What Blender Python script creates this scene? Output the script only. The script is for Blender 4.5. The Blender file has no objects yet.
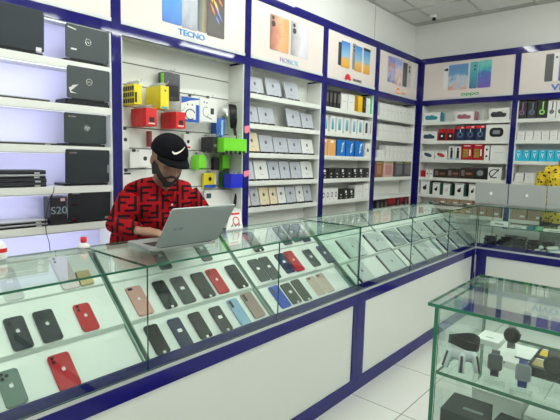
import bpy, math, random
from mathutils import Vector, Matrix, Euler

random.seed(7)
scene = bpy.context.scene
COL = scene.collection
PI = math.pi

# ------------------------------------------------------------------ camera, world, lamps, exposure
def make_camera():
    yaw, pitch, roll = 0.7105, -0.1113, 0.0253
    f = Vector((math.cos(pitch) * math.cos(yaw), math.cos(pitch) * math.sin(yaw), math.sin(pitch)))
    r = Vector((math.sin(yaw), -math.cos(yaw), 0))
    u = r.cross(f)
    r2 = r * math.cos(roll) + u * math.sin(roll)
    u2 = u * math.cos(roll) - r * math.sin(roll)
    cam = bpy.data.cameras.new('camera')
    cam.sensor_width = 36.0
    cam.lens = 36.0 * 459.2 / 560.0
    cam.clip_start = 0.02
    o = bpy.data.objects.new('camera', cam)
    COL.objects.link(o)
    m = Matrix((r2, u2, -f)).transposed().to_4x4()
    m.translation = (0, 0, 1.5)
    o.matrix_world = m
    scene.camera = o

make_camera()
w = bpy.data.worlds.new('world')
scene.world = w
w.use_nodes = True
w.node_tree.nodes['Background'].inputs[0].default_value = (0.9, 0.95, 1.0, 1)
w.node_tree.nodes['Background'].inputs[1].default_value = 0.35
scene.view_settings.view_transform = 'Standard'
scene.view_settings.look = 'None'
scene.view_settings.gamma = 1.0
scene.view_settings.use_curve_mapping = False
scene.view_settings.exposure = 0.5
scene.cycles.transparent_max_bounces = 40
scene.cycles.max_bounces = 9
scene.cycles.diffuse_bounces = 4
scene.cycles.glossy_bounces = 5
scene.cycles.caustics_reflective = False
scene.cycles.caustics_refractive = False
scene.cycles.sample_clamp_indirect = 4.0
scene.cycles.use_denoising = True

CEIL = 3.41
TUBE_STRENGTH = 34.0
TUBE_COLOR = (0.955, 1.0, 0.94)
LAMPS = [(x, y) for x in (-1.26, 0.54, 2.34, 4.14) for y in (-2.84, -1.04, 0.46)]
LAMPS += [(0.54, 1.96), (2.34, 1.96), (3.84, 1.96), (5.34, -.74), (5.34, -2.54)]

# ------------------------------------------------------------------ materials
_mats = {}
def mat(name, col, rough=0.5, metal=0.0, spec=0.5, coat=0.0, emit=None, noise=None):
    if name in _mats:
        return _mats[name]
    m = bpy.data.materials.new(name)
    m.use_nodes = True
    nt = m.node_tree
    b = nt.nodes['Principled BSDF']
    b.inputs['Base Color'].default_value = (*col, 1)
    b.inputs['Roughness'].default_value = rough
    b.inputs['Metallic'].default_value = metal
    b.inputs['Specular IOR Level'].default_value = spec
    b.inputs['Coat Weight'].default_value = coat
    if noise:
        sc, amt = noise
        tc = nt.nodes.new('ShaderNodeTexCoord')
        n = nt.nodes.new('ShaderNodeTexNoise'); n.inputs['Scale'].default_value = sc
        nt.links.new(tc.outputs['Object'], n.inputs['Vector'])
        mx = nt.nodes.new('ShaderNodeMix'); mx.data_type = 'RGBA'
        mx.inputs[6].default_value = (*[c * (1 - amt) for c in col], 1)
        mx.inputs[7].default_value = (*[min(1, c * (1 + amt)) for c in col], 1)
        nt.links.new(n.outputs['Fac'], mx.inputs[0])
        nt.links.new(mx.outputs[2], b.inputs['Base Color'])
    if emit:
        b.inputs['Emission Color'].default_value = (*emit[0], 1)
        b.inputs['Emission Strength'].default_value = emit[1]
    _mats[name] = m
    return m

def gradient_mat(name, stops, axis=2, rough=0.3, scale=1.0, wave=0.0, off=0.0):
    """printed colour ramp across the object's own generated box"""
    if name in _mats:
        return _mats[name]
    m = bpy.data.materials.new(name); m.use_nodes = True
    nt = m.node_tree; b = nt.nodes['Principled BSDF']; b.inputs['Roughness'].default_value = rough
    tc = nt.nodes.new('ShaderNodeTexCoord')
    sp = nt.nodes.new('ShaderNodeSeparateXYZ')
    nt.links.new(tc.outputs['Generated'], sp.inputs[0])
    src = sp.outputs[axis]
    if wave:
        n = nt.nodes.new('ShaderNodeTexNoise'); n.inputs['Scale'].default_value = 3.0
        nt.links.new(tc.outputs['Generated'], n.inputs['Vector'])
        ma = nt.nodes.new('ShaderNodeMath'); ma.operation = 'MULTIPLY_ADD'
        nt.links.new(n.outputs['Fac'], ma.inputs[0]); ma.inputs[1].default_value = wave
        nt.links.new(src, ma.inputs[2])
        mb = nt.nodes.new('ShaderNodeMath'); mb.operation = 'SUBTRACT'
        nt.links.new(ma.outputs[0], mb.inputs[0]); mb.inputs[1].default_value = wave * 0.5
        src = mb.outputs[0]
    cr = nt.nodes.new('ShaderNodeValToRGB')
    e = cr.color_ramp.elements
    while len(e) < len(stops):
        e.new(0.5)
    for i, (p, c) in enumerate(stops):
        e[i].position = p; e[i].color = (*c, 1)
    nt.links.new(src, cr.inputs[0])
    nt.links.new(cr.outputs[0], b.inputs['Base Color'])
    _mats[name] = m
    return m

def glass_mat(name, tint=(0.935, 0.975, 0.955), refl=1.0):
    m = bpy.data.materials.new(name); m.use_nodes = True
    nt = m.node_tree
    for n in list(nt.nodes):
        nt.nodes.remove(n)
    out = nt.nodes.new('ShaderNodeOutputMaterial')
    mx = nt.nodes.new('ShaderNodeMixShader')
    fr = nt.nodes.new('ShaderNodeFresnel'); fr.inputs['IOR'].default_value = 1.5
    ge = nt.nodes.new('ShaderNodeNewGeometry')
    # the same reflectance seen from either face of the sheet
    ior = nt.nodes.new('ShaderNodeMath'); ior.operation = 'MULTIPLY_ADD'
    nt.links.new(ge.outputs['Backfacing'], ior.inputs[0]); ior.inputs[1].default_value = 1 / 1.5 - 1.5; ior.inputs[2].default_value = 1.5
    inv = nt.nodes.new('ShaderNodeMath'); inv.operation = 'MULTIPLY'; inv.inputs[1].default_value = refl
    nt.links.new(fr.outputs[0], inv.inputs[0])
    fr.inputs['IOR'].default_value = 1.5
    nt.links.new(ior.outputs[0], fr.inputs['IOR'])
    tr = nt.nodes.new('ShaderNodeBsdfTransparent'); tr.inputs[0].default_value = (*tint, 1)
    gl = nt.nodes.new('ShaderNodeBsdfGlossy'); gl.inputs['Roughness'].default_value = 0.01
    gl.inputs['Color'].default_value = (0.95, 1, 0.97, 1)
    nt.links.new(inv.outputs[0], mx.inputs[0])
    nt.links.new(tr.outputs[0], mx.inputs[1]); nt.links.new(gl.outputs[0], mx.inputs[2])
    nt.links.new(mx.outputs[0], out.inputs[0])
    return m

WHITE = mat('white_laminate', (0.72, 0.735, 0.70), 0.28)
PANEL = mat('counter_laminate', (0.60, 0.62, 0.585), 0.25)
WHITE_M = mat('white_matt', (0.74, 0.75, 0.72), 0.6)
BLUE = mat('royal_blue_laminate', (0.009, 0.008, 0.102), 0.04, spec=0.22)
LAV = mat('lavender_backing', (0.66, 0.66, 0.90), 0.4)
GLASS = glass_mat('clear_glass', refl=0.85)
EDGE = mat('green_glass_edge', (0.010, 0.085, 0.048), 0.15)
EDGE_B = mat('bright_glass_edge', (0.012, 0.13, 0.068), 0.2)
EDGE_L = mat('pale_glass_edge', (0.10, 0.20, 0.15), 0.2)
ALU = mat('aluminium', (0.55, 0.57, 0.56), 0.3, 0.6)
BLACK = mat('black_plastic', (0.008, 0.008, 0.010), 0.35, spec=.3)
DARK = mat('dark_grey', (0.030, 0.032, 0.037), 0.4, spec=.3)
SILVER = mat('silver_shell', (0.36, 0.37, 0.365), 0.35, 0.25)
CHROME = mat('chrome', (0.7, 0.7, 0.7), 0.15, 1.0)
PAPER = mat('white_card', (0.78, 0.78, 0.76), 0.5)
PRINT = mat('grey_print', (0.25, 0.26, 0.28), 0.5)
RED = mat('red_card', (0.55, 0.008, 0.012), 0.35)
YELLOW = mat('yellow_card', (0.75, 0.62, 0.01), 0.35)
GREEN = mat('lime_card', (0.16, 0.62, 0.02), 0.35)
PINKS = mat('pink_sticker', (0.85, 0.22, 0.34), 0.5)

# ------------------------------------------------------------------ mesh builder
class MB:
    def __init__(s):
        s.v = []; s.f = []; s.mi = []; s.mats = []
    def m(s, mt):
        if mt not in s.mats:
            s.mats.append(mt)
        return s.mats.index(mt)
    def add(s, verts, faces, mt):
        o = len(s.v); s.v += [tuple(p) for p in verts]
        k = s.m(mt)
        for f in faces:
            s.f.append(tuple(i + o for i in f)); s.mi.append(k)
        return s
    def box(s, x0, x1, y0, y1, z0, z1, mt, edge=None, thin=None):
        """edge: another material on every face whose normal is not along the thin axis"""
        v = [(x, y, z) for z in (z0, z1) for y in (y0, y1) for x in (x0, x1)]
        fs = {'z-': (0, 2, 3, 1), 'z+': (4, 5, 7, 6), 'y-': (0, 1, 5, 4), 'y+': (2, 6, 7, 3), 'x-': (0, 4, 6, 2), 'x+': (1, 3, 7, 5)}
        if edge is None:
            s.add(v, fs.values(), mt)
        else:
            s.add(v, [f for k, f in fs.items() if k[0] == thin], mt)
            s.add(v, [f for k, f in fs.items() if k[0] != thin], edge)
        return s
    def prism(s, pts, plane, t0, t1, mt, side=None):
        def P(u, v, t):
            return {'xy': (u, v, t), 'xz': (u, t, v), 'yz': (t, u, v)}[plane]
        n = len(pts)
        a = sum(pts[i][0] * pts[(i + 1) % n][1] - pts[(i + 1) % n][0] * pts[i][1] for i in range(n))
        if a < 0:
            pts = pts[::-1]
        vs = [P(u, v, t0) for u, v in pts] + [P(u, v, t1) for u, v in pts]
        caps = [tuple(range(n))[::-1], tuple(range(n, 2 * n))]
        sd = [(i, (i + 1) % n, (i + 1) % n + n, i + n) for i in range(n)]
        if plane == 'xz':
            caps = [c[::-1] for c in caps]; sd = [c[::-1] for c in sd]
        s.add(vs, caps, mt); s.add(vs, sd, side or mt)
        return s
    def slab(s, plane, u0, u1, v0, v1, r, t0, t1, mt, ch=0.0):
        """rounded rectangle plate with chamfered rims"""
        def ring(ins):
            rr = max(r - ins, 1e-4); pts = []
            for cx, cy, a0 in ((u1 - r, v1 - r, 0), (u0 + r, v1 - r, 90), (u0 + r, v0 + r, 180), (u1 - r, v0 + r, 270)):
                for k in range(4):
                    a = math.radians(a0 + k * 30)
                    pts.append((cx + rr * math.cos(a), cy + rr * math.sin(a)))
            return pts
        if ch <= 0:
            return s.prism(ring(0), plane, t0, t1, mt)
        def P(u, v, t):
            return {'xy': (u, v, t), 'xz': (u, t, v), 'yz': (t, u, v)}[plane]
        rs = [(ring(ch), t0), (ring(0), t0 + ch), (ring(0), t1 - ch), (ring(ch), t1)]
        vs = [P(u, v, t) for rg, t in rs for u, v in rg]
        n = 16; fs = [tuple(range(n))[::-1], tuple(range(3 * n, 4 * n))]
        for k in range(3):
            fs += [(k * n + i, k * n + (i + 1) % n, (k + 1) * n + (i + 1) % n, (k + 1) * n + i) for i in range(n)]
        if plane == 'xz':
            fs = [f[::-1] for f in fs]
        return s.add(vs, fs, mt)
    def tube(s, pts, r, mt, n=8, flat=1.0):
        pts = [Vector(p) for p in pts]; rs = r if isinstance(r, (list, tuple)) else [r] * len(pts)
        vs = []; prev = None
        for i, p in enumerate(pts):
            d = (pts[min(i + 1, len(pts) - 1)] - pts[max(i - 1, 0)]).normalized()
            if prev is None:
                a = Vector((0, 0, 1)) if abs(d.z) < 0.9 else Vector((1, 0, 0))
                a = (a - d * a.dot(d)).normalized()
            else:
                a = (prev - d * prev.dot(d)).normalized()
            prev = a; b = d.cross(a)
            for k in range(n):
                t = 2 * PI * k / n
                vs.append(p + a * (rs[i] * flat * math.cos(t)) + b * (rs[i] * math.sin(t)))
        L = len(pts)
        fs = [(i * n + k, i * n + (k + 1) % n, (i + 1) * n + (k + 1) % n, (i + 1) * n + k) for i in range(L - 1) for k in range(n)]
        fs += [tuple(range(n))[::-1], tuple(range((L - 1) * n, L * n))]
        return s.add(vs, fs, mt)
    def lathe(s, prof, c, mt, n=20, axis='z'):
        vs = []
        for r, h in prof:
            for k in range(n):
                t = 2 * PI * k / n; a, b = r * math.cos(t), r * math.sin(t)
                vs.append({'z': (c[0] + a, c[1] + b, c[2] + h), 'y': (c[0] + a, c[1] + h, c[2] + b), 'x': (c[0] + h, c[1] + a, c[2] + b)}[axis])
        L = len(prof)
        fs = [(i * n + k, i * n + (k + 1) % n, (i + 1) * n + (k + 1) % n, (i + 1) * n + k) for i in range(L - 1) for k in range(n)]
        fs += [tuple(range(n))[::-1], tuple(range((L - 1) * n, L * n))]
        if axis == 'y':
            fs = [f[::-1] for f in fs]
        return s.add(vs, fs, mt)
    def ball(s, c, r, mt, n=12, rot=None):
        vs = []; fs = []
        rx, ry, rz = r if isinstance(r, (list, tuple)) else (r, r, r)
        R = Euler(rot).to_matrix() if rot else None
        h = n // 2
        for i in range(h + 1):
            a = PI * i / h
            for k in range(n):
                t = 2 * PI * k / n
                p = Vector((rx * math.sin(a) * math.cos(t), ry * math.sin(a) * math.sin(t), rz * math.cos(a)))
                if R: p = R @ p
                vs.append((c[0] + p.x, c[1] + p.y, c[2] + p.z))
        for i in range(h):
            for k in range(n):
                fs.append(((i + 1) * n + k, (i + 1) * n + (k + 1) % n, i * n + (k + 1) % n, i * n + k))
        return s.add(vs, fs, mt)
    def ringxz(s, c, r0, r1, t0, t1, mt, n=24, sx=1.0, a0=0, a1=360):
        m_ = n if a1 - a0 >= 360 else n + 1
        vs = []
        for k in range(m_):
            a = math.radians(a0 + (a1 - a0) * k / n)
            for r, t in ((r0, t0), (r1, t0), (r1, t1), (r0, t1)):
                vs.append((c[0] + r * math.cos(a) * sx, t, c[1] + r * math.sin(a)))
        fs = []
        for k in range(n):
            k2 = (k + 1) % m_
            for j in range(4):
                fs.append((k * 4 + j, k2 * 4 + j, k2 * 4 + (j + 1) % 4, k * 4 + (j + 1) % 4))
        if m_ != n:
            fs += [(0, 1, 2, 3), tuple((m_ - 1) * 4 + j for j in (3, 2, 1, 0))]
        return s.add(vs, fs, mt)
    def build(s, name, parent=None, smooth=False, loc=None, **kw):
        me = bpy.data.meshes.new(name)
        me.from_pydata(s.v, [], s.f)
        for mt in s.mats:
            me.materials.append(mt)
        me.polygons.foreach_set('material_index', s.mi)
        if smooth:
            me.polygons.foreach_set('use_smooth', [True] * len(s.f))
        me.update()
        o = bpy.data.objects.new(name, me); COL.objects.link(o)
        if parent: o.parent = parent
        if loc: o.location = loc
        for k, v in kw.items(): o[k] = v
        return o

def thing(name, label, cat, loc=(0, 0, 0), rz=0.0, group=None, rot=None):
    o = bpy.data.objects.new(name, None); COL.objects.link(o)
    o.empty_display_size = 0.05
    o.location = loc; o.rotation_euler = rot if rot else (0, 0, rz)
    o['label'] = label; o['category'] = cat
    if group: o['group'] = group
    return o

def tag(o, label, cat, group=None):
    o['label'] = label; o['category'] = cat
    if group: o['group'] = group
    return o

def struct(b, name):
    return b.build(name, kind='structure')

def circle(cx, cy, r, n=14, sx=1.0):
    return [(cx + sx * r * math.cos(2 * PI * k / n), cy + r * math.sin(2 * PI * k / n)) for k in range(n)]

def apple_pts(cx, cy, s):
    """bitten fruit outline, height about s"""
    P = [(0, .30), (.10, .36), (.22, .38), (.34, .33), (.41, .25), (.33, .16), (.30, .04), (.34, -.08), (.44, -.15), (.38, -.30), (.28, -.44), (.18, -.49), (.08, -.46), (0, -.44),
         (-.08, -.46), (-.18, -.49), (-.28, -.44), (-.38, -.28), (-.44, -.10), (-.44, .08), (-.38, .24), (-.28, .35), (-.16, .38), (-.06, .34)]
    return [(cx + x * s * .95, cy + (y - .06) * s) for x, y in P]
def leaf_pts(cx, cy, s):
    return [(cx + x * s, cy + y * s) for x, y in ((.0, .36), (.02, .46), (.10, .56), (.19, .58), (.17, .47), (.09, .38))]
def apple(b, cx, cy, s, t0, t1, mt, plane='xz'):
    b.prism(apple_pts(cx, cy, s), plane, t0, t1, mt); b.prism(leaf_pts(cx, cy, s), plane, t0, t1, mt)

def text(name, body, size, mt, parent, loc, plane='xz', align='CENTER', depth=0.002, label=None, shear=0.0, sx=1.0, bold=0.0, sy=1.0, spacing=1.0):
    cu = bpy.data.curves.new(name, 'FONT')
    cu.body = body; cu.size = size; cu.extrude = depth; cu.align_x = align; cu.align_y = 'CENTER'; cu.shear = shear; cu.offset = bold; cu.space_character = spacing
    tmp = bpy.data.objects.new('tmp', cu); COL.objects.link(tmp)
    dg = bpy.context.evaluated_depsgraph_get(); dg.update()
    me = bpy.data.meshes.new_from_object(tmp.evaluated_get(dg))
    bpy.data.objects.remove(tmp); me.name = name
    for v in me.vertices:
        x, y, z = v.co
        v.co = (x * sx, -z, y * sy) if plane == 'xz' else (x * sx, y * sy, z)
    me.materials.clear(); me.materials.append(mt)
    o = bpy.data.objects.new(name, me); COL.objects.link(o)
    o.parent = parent; o.location = loc
    if label: o['label'] = label
    return o

ORD = ['first', 'second', 'third', 'fourth', 'fifth', 'sixth', 'seventh', 'eighth', 'ninth', 'tenth', 'eleventh', 'twelfth', 'thirteenth', 'fourteenth', 'fifteenth', 'sixteenth',
       'seventeenth', 'eighteenth', 'nineteenth', 'twentieth']

STRIP_FILL_POWER = 0.95

# stock tables: (shelf row, left end, right end, height, kind) in metres
TABLETS = [
    (1, 2.844, 3.056, 0.155, 'silver'),
    (1, 3.083, 3.315, 0.175, 'silver'),
    (1, 3.345, 3.57, 0.175, 'silver'),
    (2, 2.826, 2.987, 0.151, 'silver'),
    (2, 2.993, 3.199, 0.162, 'silver'),
    (2, 3.385, 3.599, 0.182, 'silver'),
    (2, 3.608, 3.797, 0.164, 'silver'),
    (3, 2.843, 3.006, 0.181, 'cream'),
    (3, 3.014, 3.195, 0.165, 'silver'),
    (3, 3.202, 3.404, 0.157, 'silver'),
    (3, 3.412, 3.613, 0.149, 'silver'),
    (3, 3.621, 3.811, 0.158, 'white'),
    (4, 2.825, 2.949, 0.182, 'silver'),
    (4, 2.955, 3.134, 0.198, 'white'),
    (4, 3.141, 3.296, 0.178, 'silver'),
    (4, 3.303, 3.451, 0.18, 'silver'),
    (4, 3.459, 3.624, 0.177, 'silver'),
    (4, 3.632, 3.815, 0.184, 'white'),
    (5, 2.831, 2.905, 0.182, 'cream'),
    (5, 2.911, 3.021, 0.179, 'silver'),
    (5, 3.028, 3.156, 0.175, 'cream'),
    (5, 3.163, 3.269, 0.172, 'cream'),
    (5, 3.276, 3.394, 0.173, 'white'),
    (5, 3.401, 3.548, 0.174, 'silver'),
    (5, 3.556, 3.677, 0.175, 'white'),
    (5, 3.685, 3.803, 0.176, 'silver'),
]
HUAWEI = [
    (1, 3.955, 4.02, 0.173, 'black'),
    (1, 4.024, 4.089, 0.175, 'black'),
    (1, 4.093, 4.16, 0.177, 'black'),
    (1, 4.165, 4.233, 0.178, 'black'),
    (1, 4.248, 4.376, 0.167, 'white'),
    (1, 4.381, 4.517, 0.172, 'white'),
    (1, 4.522, 4.689, 0.18, 'yellow'),
    (1, 4.694, 4.768, 0.183, 'black'),
    (1, 4.774, 4.865, 0.176, 'white'),
    (1, 4.872, 4.957, 0.181, 'green'),
    (2, 3.954, 4.017, 0.164, 'whiteblue'),
    (2, 4.055, 4.15, 0.168, 'whiteblue'),
    (2, 4.175, 4.291, 0.169, 'whiteblue'),
    (2, 4.324, 4.433, 0.17, 'whiteblue'),
    (2, 4.475, 4.581, 0.171, 'whiteblue'),
    (2, 4.603, 4.724, 0.171, 'whiteblue'),
    (2, 4.747, 4.85, 0.17, 'whitedark'),
    (2, 4.865, 4.968, 0.167, 'whitedark'),
    (3, 3.942, 4.023, 0.177, 'orange'),
    (3, 4.033, 4.173, 0.172, 'orange'),
    (3, 4.202, 4.36, 0.175, 'blue'),
    (3, 4.381, 4.547, 0.172, 'blue'),
    (3, 4.569, 4.745, 0.175, 'blue'),
    (3, 4.793, 4.921, 0.161, 'whitelogo'),
    (4, 3.942, 4.046, 0.114, 'blackmark'),
    (4, 4.053, 4.16, 0.114, 'blackmark'),
    (4, 4.167, 4.278, 0.114, 'blackmark'),
    (4, 4.285, 4.4, 0.115, 'blackmark'),
    (4, 4.408, 4.527, 0.115, 'blackmark'),
    (4, 4.535, 4.659, 0.115, 'blackmark'),
    (4, 4.666, 4.795, 0.115, 'blackmark'),
    (4, 4.803, 4.937, 0.115, 'blackmark'),
    (5, 3.947, 4.018, 0.128, 'ring'),
    (5, 4.021, 4.094, 0.128, 'ring'),
    (5, 4.098, 4.172, 0.129, 'ring'),
    (5, 4.176, 4.252, 0.13, 'ring'),
    (5, 4.261, 4.366, 0.111, 'blackmark'),
    (5, 4.37, 4.478, 0.111, 'blackmark'),
    (5, 4.482, 4.594, 0.11, 'blackmark'),
    (5, 4.604, 4.779, 0.145, 'white'),
    (5, 4.784, 4.966, 0.164, 'white'),
    (6, 4.244, 4.621, 0.131, 'olive'),
]
XIAOMI = [
    (1, 5.096, 5.188, 0.159, 'white'),
    (1, 5.193, 5.288, 0.16, 'white'),
    (1, 5.292, 5.389, 0.161, 'white'),
    (1, 5.394, 5.494, 0.162, 'white'),
    (1, 5.499, 5.602, 0.164, 'white'),
    (1, 5.607, 5.712, 0.165, 'white'),
    (1, 5.718, 5.826, 0.167, 'white'),
    (1, 5.831, 5.943, 0.168, 'white'),
    (1, 5.948, 6.063, 0.17, 'white'),
    (2, 5.087, 5.179, 0.159, 'white'),
    (2, 5.184, 5.278, 0.161, 'white'),
    (2, 5.283, 5.38, 0.163, 'white'),
    (2, 5.385, 5.484, 0.164, 'white'),
    (2, 5.489, 5.592, 0.166, 'white'),
    (2, 5.597, 5.702, 0.168, 'white'),
    (2, 5.707, 5.815, 0.169, 'white'),
    (2, 5.821, 5.932, 0.171, 'white'),
    (2, 5.937, 6.052, 0.173, 'white'),
    (3, 5.086, 5.181, 0.092, 'white'),
    (3, 5.186, 5.284, 0.095, 'white'),
    (3, 5.297, 5.395, 0.153, 'white'),
    (3, 5.401, 5.501, 0.154, 'white'),
    (3, 5.507, 5.611, 0.156, 'white'),
    (3, 5.617, 5.723, 0.157, 'white'),
    (3, 5.729, 5.839, 0.159, 'white'),
    (3, 5.845, 5.958, 0.16, 'white'),
    (3, 5.964, 6.08, 0.162, 'white'),
    (4, 5.062, 5.239, 0.196, 'brown'),
    (4, 5.265, 5.521, 0.199, 'pink'),
    (4, 5.577, 5.81, 0.202, 'grey'),
    (4, 5.825, 6.088, 0.206, 'grey'),
    (6, 5.123, 5.213, 0.172, 'black'),
    (6, 5.225, 5.317, 0.175, 'black'),
    (6, 5.329, 5.424, 0.179, 'black'),
    (6, 5.437, 5.534, 0.183, 'redblack'),
    (6, 5.547, 5.647, 0.187, 'redblack'),
    (6, 5.661, 5.764, 0.19, 'black'),
    (6, 5.778, 5.884, 0.194, 'redblack'),
    (6, 5.898, 6.007, 0.199, 'black'),
    (6, 6.021, 6.134, 0.203, 'redblack'),
]
OPPO = [
    (1, 2.722, 2.49, 0.126, 'speaker', 'teal'),
    (1, 2.289, 2.046, 0.119, 'speaker', 'pink'),
    (1, 1.866, 1.621, 0.142, 'speaker', 'black'),
    (2, 2.727, 2.515, 0.126, 'speaker', 'navy'),
    (2, 2.503, 2.395, 0.156, 'redblack'),
    (2, 2.39, 2.281, 0.153, 'redblack'),
    (2, 2.273, 2.143, 0.189, 'trio'),
    (2, 2.141, 2.015, 0.192, 'trio'),
    (2, 2.013, 1.893, 0.195, 'trio'),
    (2, 1.887, 1.612, 0.195, 'camera'),
    (3, 2.718, 2.54, 0.111, 'capsule', 'navy'),
    (3, 2.533, 2.361, 0.113, 'capsule', 'red'),
    (3, 2.345, 2.268, 0.173, 'whiteblack'),
    (3, 2.263, 2.182, 0.173, 'whiteblack'),
    (3, 2.176, 2.036, 0.206, 'redyellow'),
    (3, 2.03, 1.9, 0.212, 'redyellow'),
    (3, 1.891, 1.826, 0.186, 'dots'),
    (3, 1.814, 1.61, 0.187, 'white'),
    (4, 2.716, 2.653, 0.087, 'smallred'),
    (4, 2.646, 2.596, 0.089, 'dots'),
    (4, 2.591, 2.541, 0.091, 'dots'),
    (4, 2.531, 2.352, 0.115, 'brown'),
    (4, 2.347, 2.18, 0.128, 'brown'),
    (4, 2.175, 2.009, 0.14, 'brown'),
    (4, 2.004, 1.837, 0.146, 'blackcam'),
    (4, 1.825, 1.665, 0.158, 'cable'),
    (5, 2.708, 2.578, 0.192, 'earbud'),
    (5, 2.533, 2.433, 0.165, 'earbud'),
    (5, 2.387, 2.292, 0.159, 'earbudpink'),
    (5, 2.226, 2.112, 0.169, 'earbud'),
    (5, 2.044, 1.956, 0.165, 'earbud'),
    (5, 1.899, 1.814, 0.16, 'earbud'),
    (5, 1.771, 1.688, 0.155, 'earbud'),
]
VIVO = [
    (1, 1.542, 1.437, 0.199, 'head', 'purple'),
    (1, 1.433, 1.329, 0.199, 'head', 'bluegrey'),
    (1, 1.325, 1.222, 0.198, 'head', 'lime'),
    (1, 1.216, 1.131, 0.198, 'headwhite', 'black'),
    (1, 1.127, 1.041, 0.198, 'headwhite', 'black'),
    (2, 1.521, 1.435, 0.11, 'white'),
    (2, 1.431, 1.347, 0.108, 'white'),
    (2, 1.343, 1.26, 0.107, 'white'),
    (2, 1.256, 1.175, 0.105, 'white'),
    (2, 1.171, 1.092, 0.103, 'white'),
    (2, 1.088, 1.01, 0.102, 'white'),
    (3, 1.532, 1.445, 0.133, 'cyan'),
    (3, 1.443, 1.358, 0.133, 'cyan'),
    (3, 1.355, 1.272, 0.134, 'cyan'),
    (3, 1.269, 1.188, 0.134, 'cyan'),
    (3, 1.185, 1.105, 0.135, 'cyan'),
    (3, 1.103, 1.025, 0.135, 'cyan'),
    (3, 1.022, 0.945, 0.136, 'cyan'),
    (4, 1.511, 1.411, 0.1, 'white'),
    (4, 1.4, 1.303, 0.104, 'white'),
]
HOOK = [
    (1.742, 1.803, 2.822, 2.96, 1.842, 1.978, 'yellowblack'),
    (1.92, 1.99, 2.776, 2.96, 1.827, 1.986, 'yellow'),
    (2.026, 2.172, 2.891, 2.96, 1.912, 2.108, 'charcoal'),
    (1.801, 1.889, 2.774, 2.96, 1.701, 1.823, 'red'),
    (2.046, 2.131, 2.77, 2.96, 1.7, 1.818, 'red'),
    (2.537, 2.63, 2.892, 2.96, 1.666, 1.821, 'blue'),
    (2.433, 2.49, 2.812, 2.96, 1.532, 1.659, 'black'),
    (2.479, 2.735, 2.735, 2.935, 1.541, 1.653, 'green'),
    (2.332, 2.408, 2.86, 2.96, 1.395, 1.513, 'greenbag'),
    (2.54, 2.601, 2.922, 2.96, 1.392, 1.501, 'blackbag'),
    (2.64, 2.714, 2.922, 2.96, 1.392, 1.519, 'green'),
    (2.445, 2.575, 2.934, 2.96, 1.243, 1.367, 'yellowblue'),
    (2.631, 2.723, 2.922, 2.96, 1.238, 1.375, 'darkgreen'),
    (2.617, 2.75, 2.79, 2.89, 1.246, 1.363, 'blueplastic'),
    (1.921, 1.946, 2.922, 2.96, 1.561, 1.676, 'darkred'),
    (1.846, 1.937, 2.934, 2.96, 1.415, 1.538, 'whitebox'),
    (2.468, 2.749, 2.934, 2.96, 1.086, 1.223, 'router'),
]
CARDS = [
    (2.143, 2.317, 2.84, 1.756, 1.946, 'bluecable'),
    (2.322, 2.495, 2.84, 1.773, 1.955, 'whitecable'),
    (1.708, 1.766, 2.93, 1.533, 1.671, 'earphone'),
    (1.708, 1.778, 2.93, 1.281, 1.38, 'whitedark'),
    (2.239, 2.322, 2.93, 1.55, 1.674, 'redwhite'),
    (1.772, 1.843, 2.93, 1.408, 1.521, 'plain'),
]
PHONES = [
    (1, 0.547, 0.067, 0.003, 0.135, 'midnight'),
    (1, 0.644, 0.071, 0.004, 0.136, 'midnight'),
    (1, 0.789, 0.066, 0.007, 0.126, 'red'),
    (0, 0.638, 0.075, 0.012, 0.139, 'red'),
    (0, 0.476, 0.055, 0.018, 0.129, 'green'),
    (1, 1.026, 0.075, 0.009, 0.151, 'rose'),
    (1, 1.158, 0.064, 0.008, 0.153, 'black'),
    (1, 1.255, 0.074, 0.008, 0.153, 'slate'),
    (1, 1.374, 0.076, 0.009, 0.151, 'black'),
    (1, 1.47, 0.072, 0.011, 0.153, 'red'),
    (1, 1.599, 0.08, 0.012, 0.151, 'black'),
    (0, 1.022, 0.066, 0.016, 0.141, 'black'),
    (0, 1.137, 0.062, 0.009, 0.147, 'navy'),
    (0, 1.247, 0.067, 0.018, 0.137, 'black'),
    (0, 1.368, 0.069, 0.015, 0.139, 'black'),
    (0, 1.491, 0.068, 0.011, 0.155, 'lightblue'),
    (0, 1.593, 0.079, 0.026, 0.152, 'bronze'),
    (0, 1.799, 0.078, 0.028, 0.144, 'blue'),
    (0, 1.894, 0.081, 0.03, 0.137, 'olive'),
    (0, 1.99, 0.072, 0.025, 0.147, 'olive'),
    (0, 2.125, 0.078, 0.031, 0.133, 'gold'),
    (0, 2.22, 0.073, 0.028, 0.138, 'gold'),
    (1, 1.773, 0.089, 0.016, 0.153, 'slate'),
    (1, 1.86, 0.094, 0.01, 0.16, 'slate'),
    (1, 1.998, 0.083, 0.024, 0.146, 'navy'),
    (1, 2.085, 0.09, 0.019, 0.155, 'red'),
    (1, 2.254, 0.089, 0.02, 0.137, 'slate'),
    (1, 2.407, 0.092, 0.019, 0.146, 'navy'),
    (2, 1.243, 0.055, 0.01, 0.054, 'slate'),
    (2, 1.498, 0.066, 0.012, 0.057, 'grey'),
    (2, 1.877, 0.085, 0.004, 0.151, 'black'),
    (2, 2.147, 0.092, 0.014, 0.151, 'slate'),
    (2, 2.25, 0.097, 0.022, 0.148, 'slate'),
    (2, 2.335, 0.102, 0.009, 0.159, 'navy'),
    (2, 0.784, 0.068, 0.001, 0.168, 'pearl'),
    (2, 0.579, 0.054, -0.0, 0.063, 'white'),
]
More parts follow.
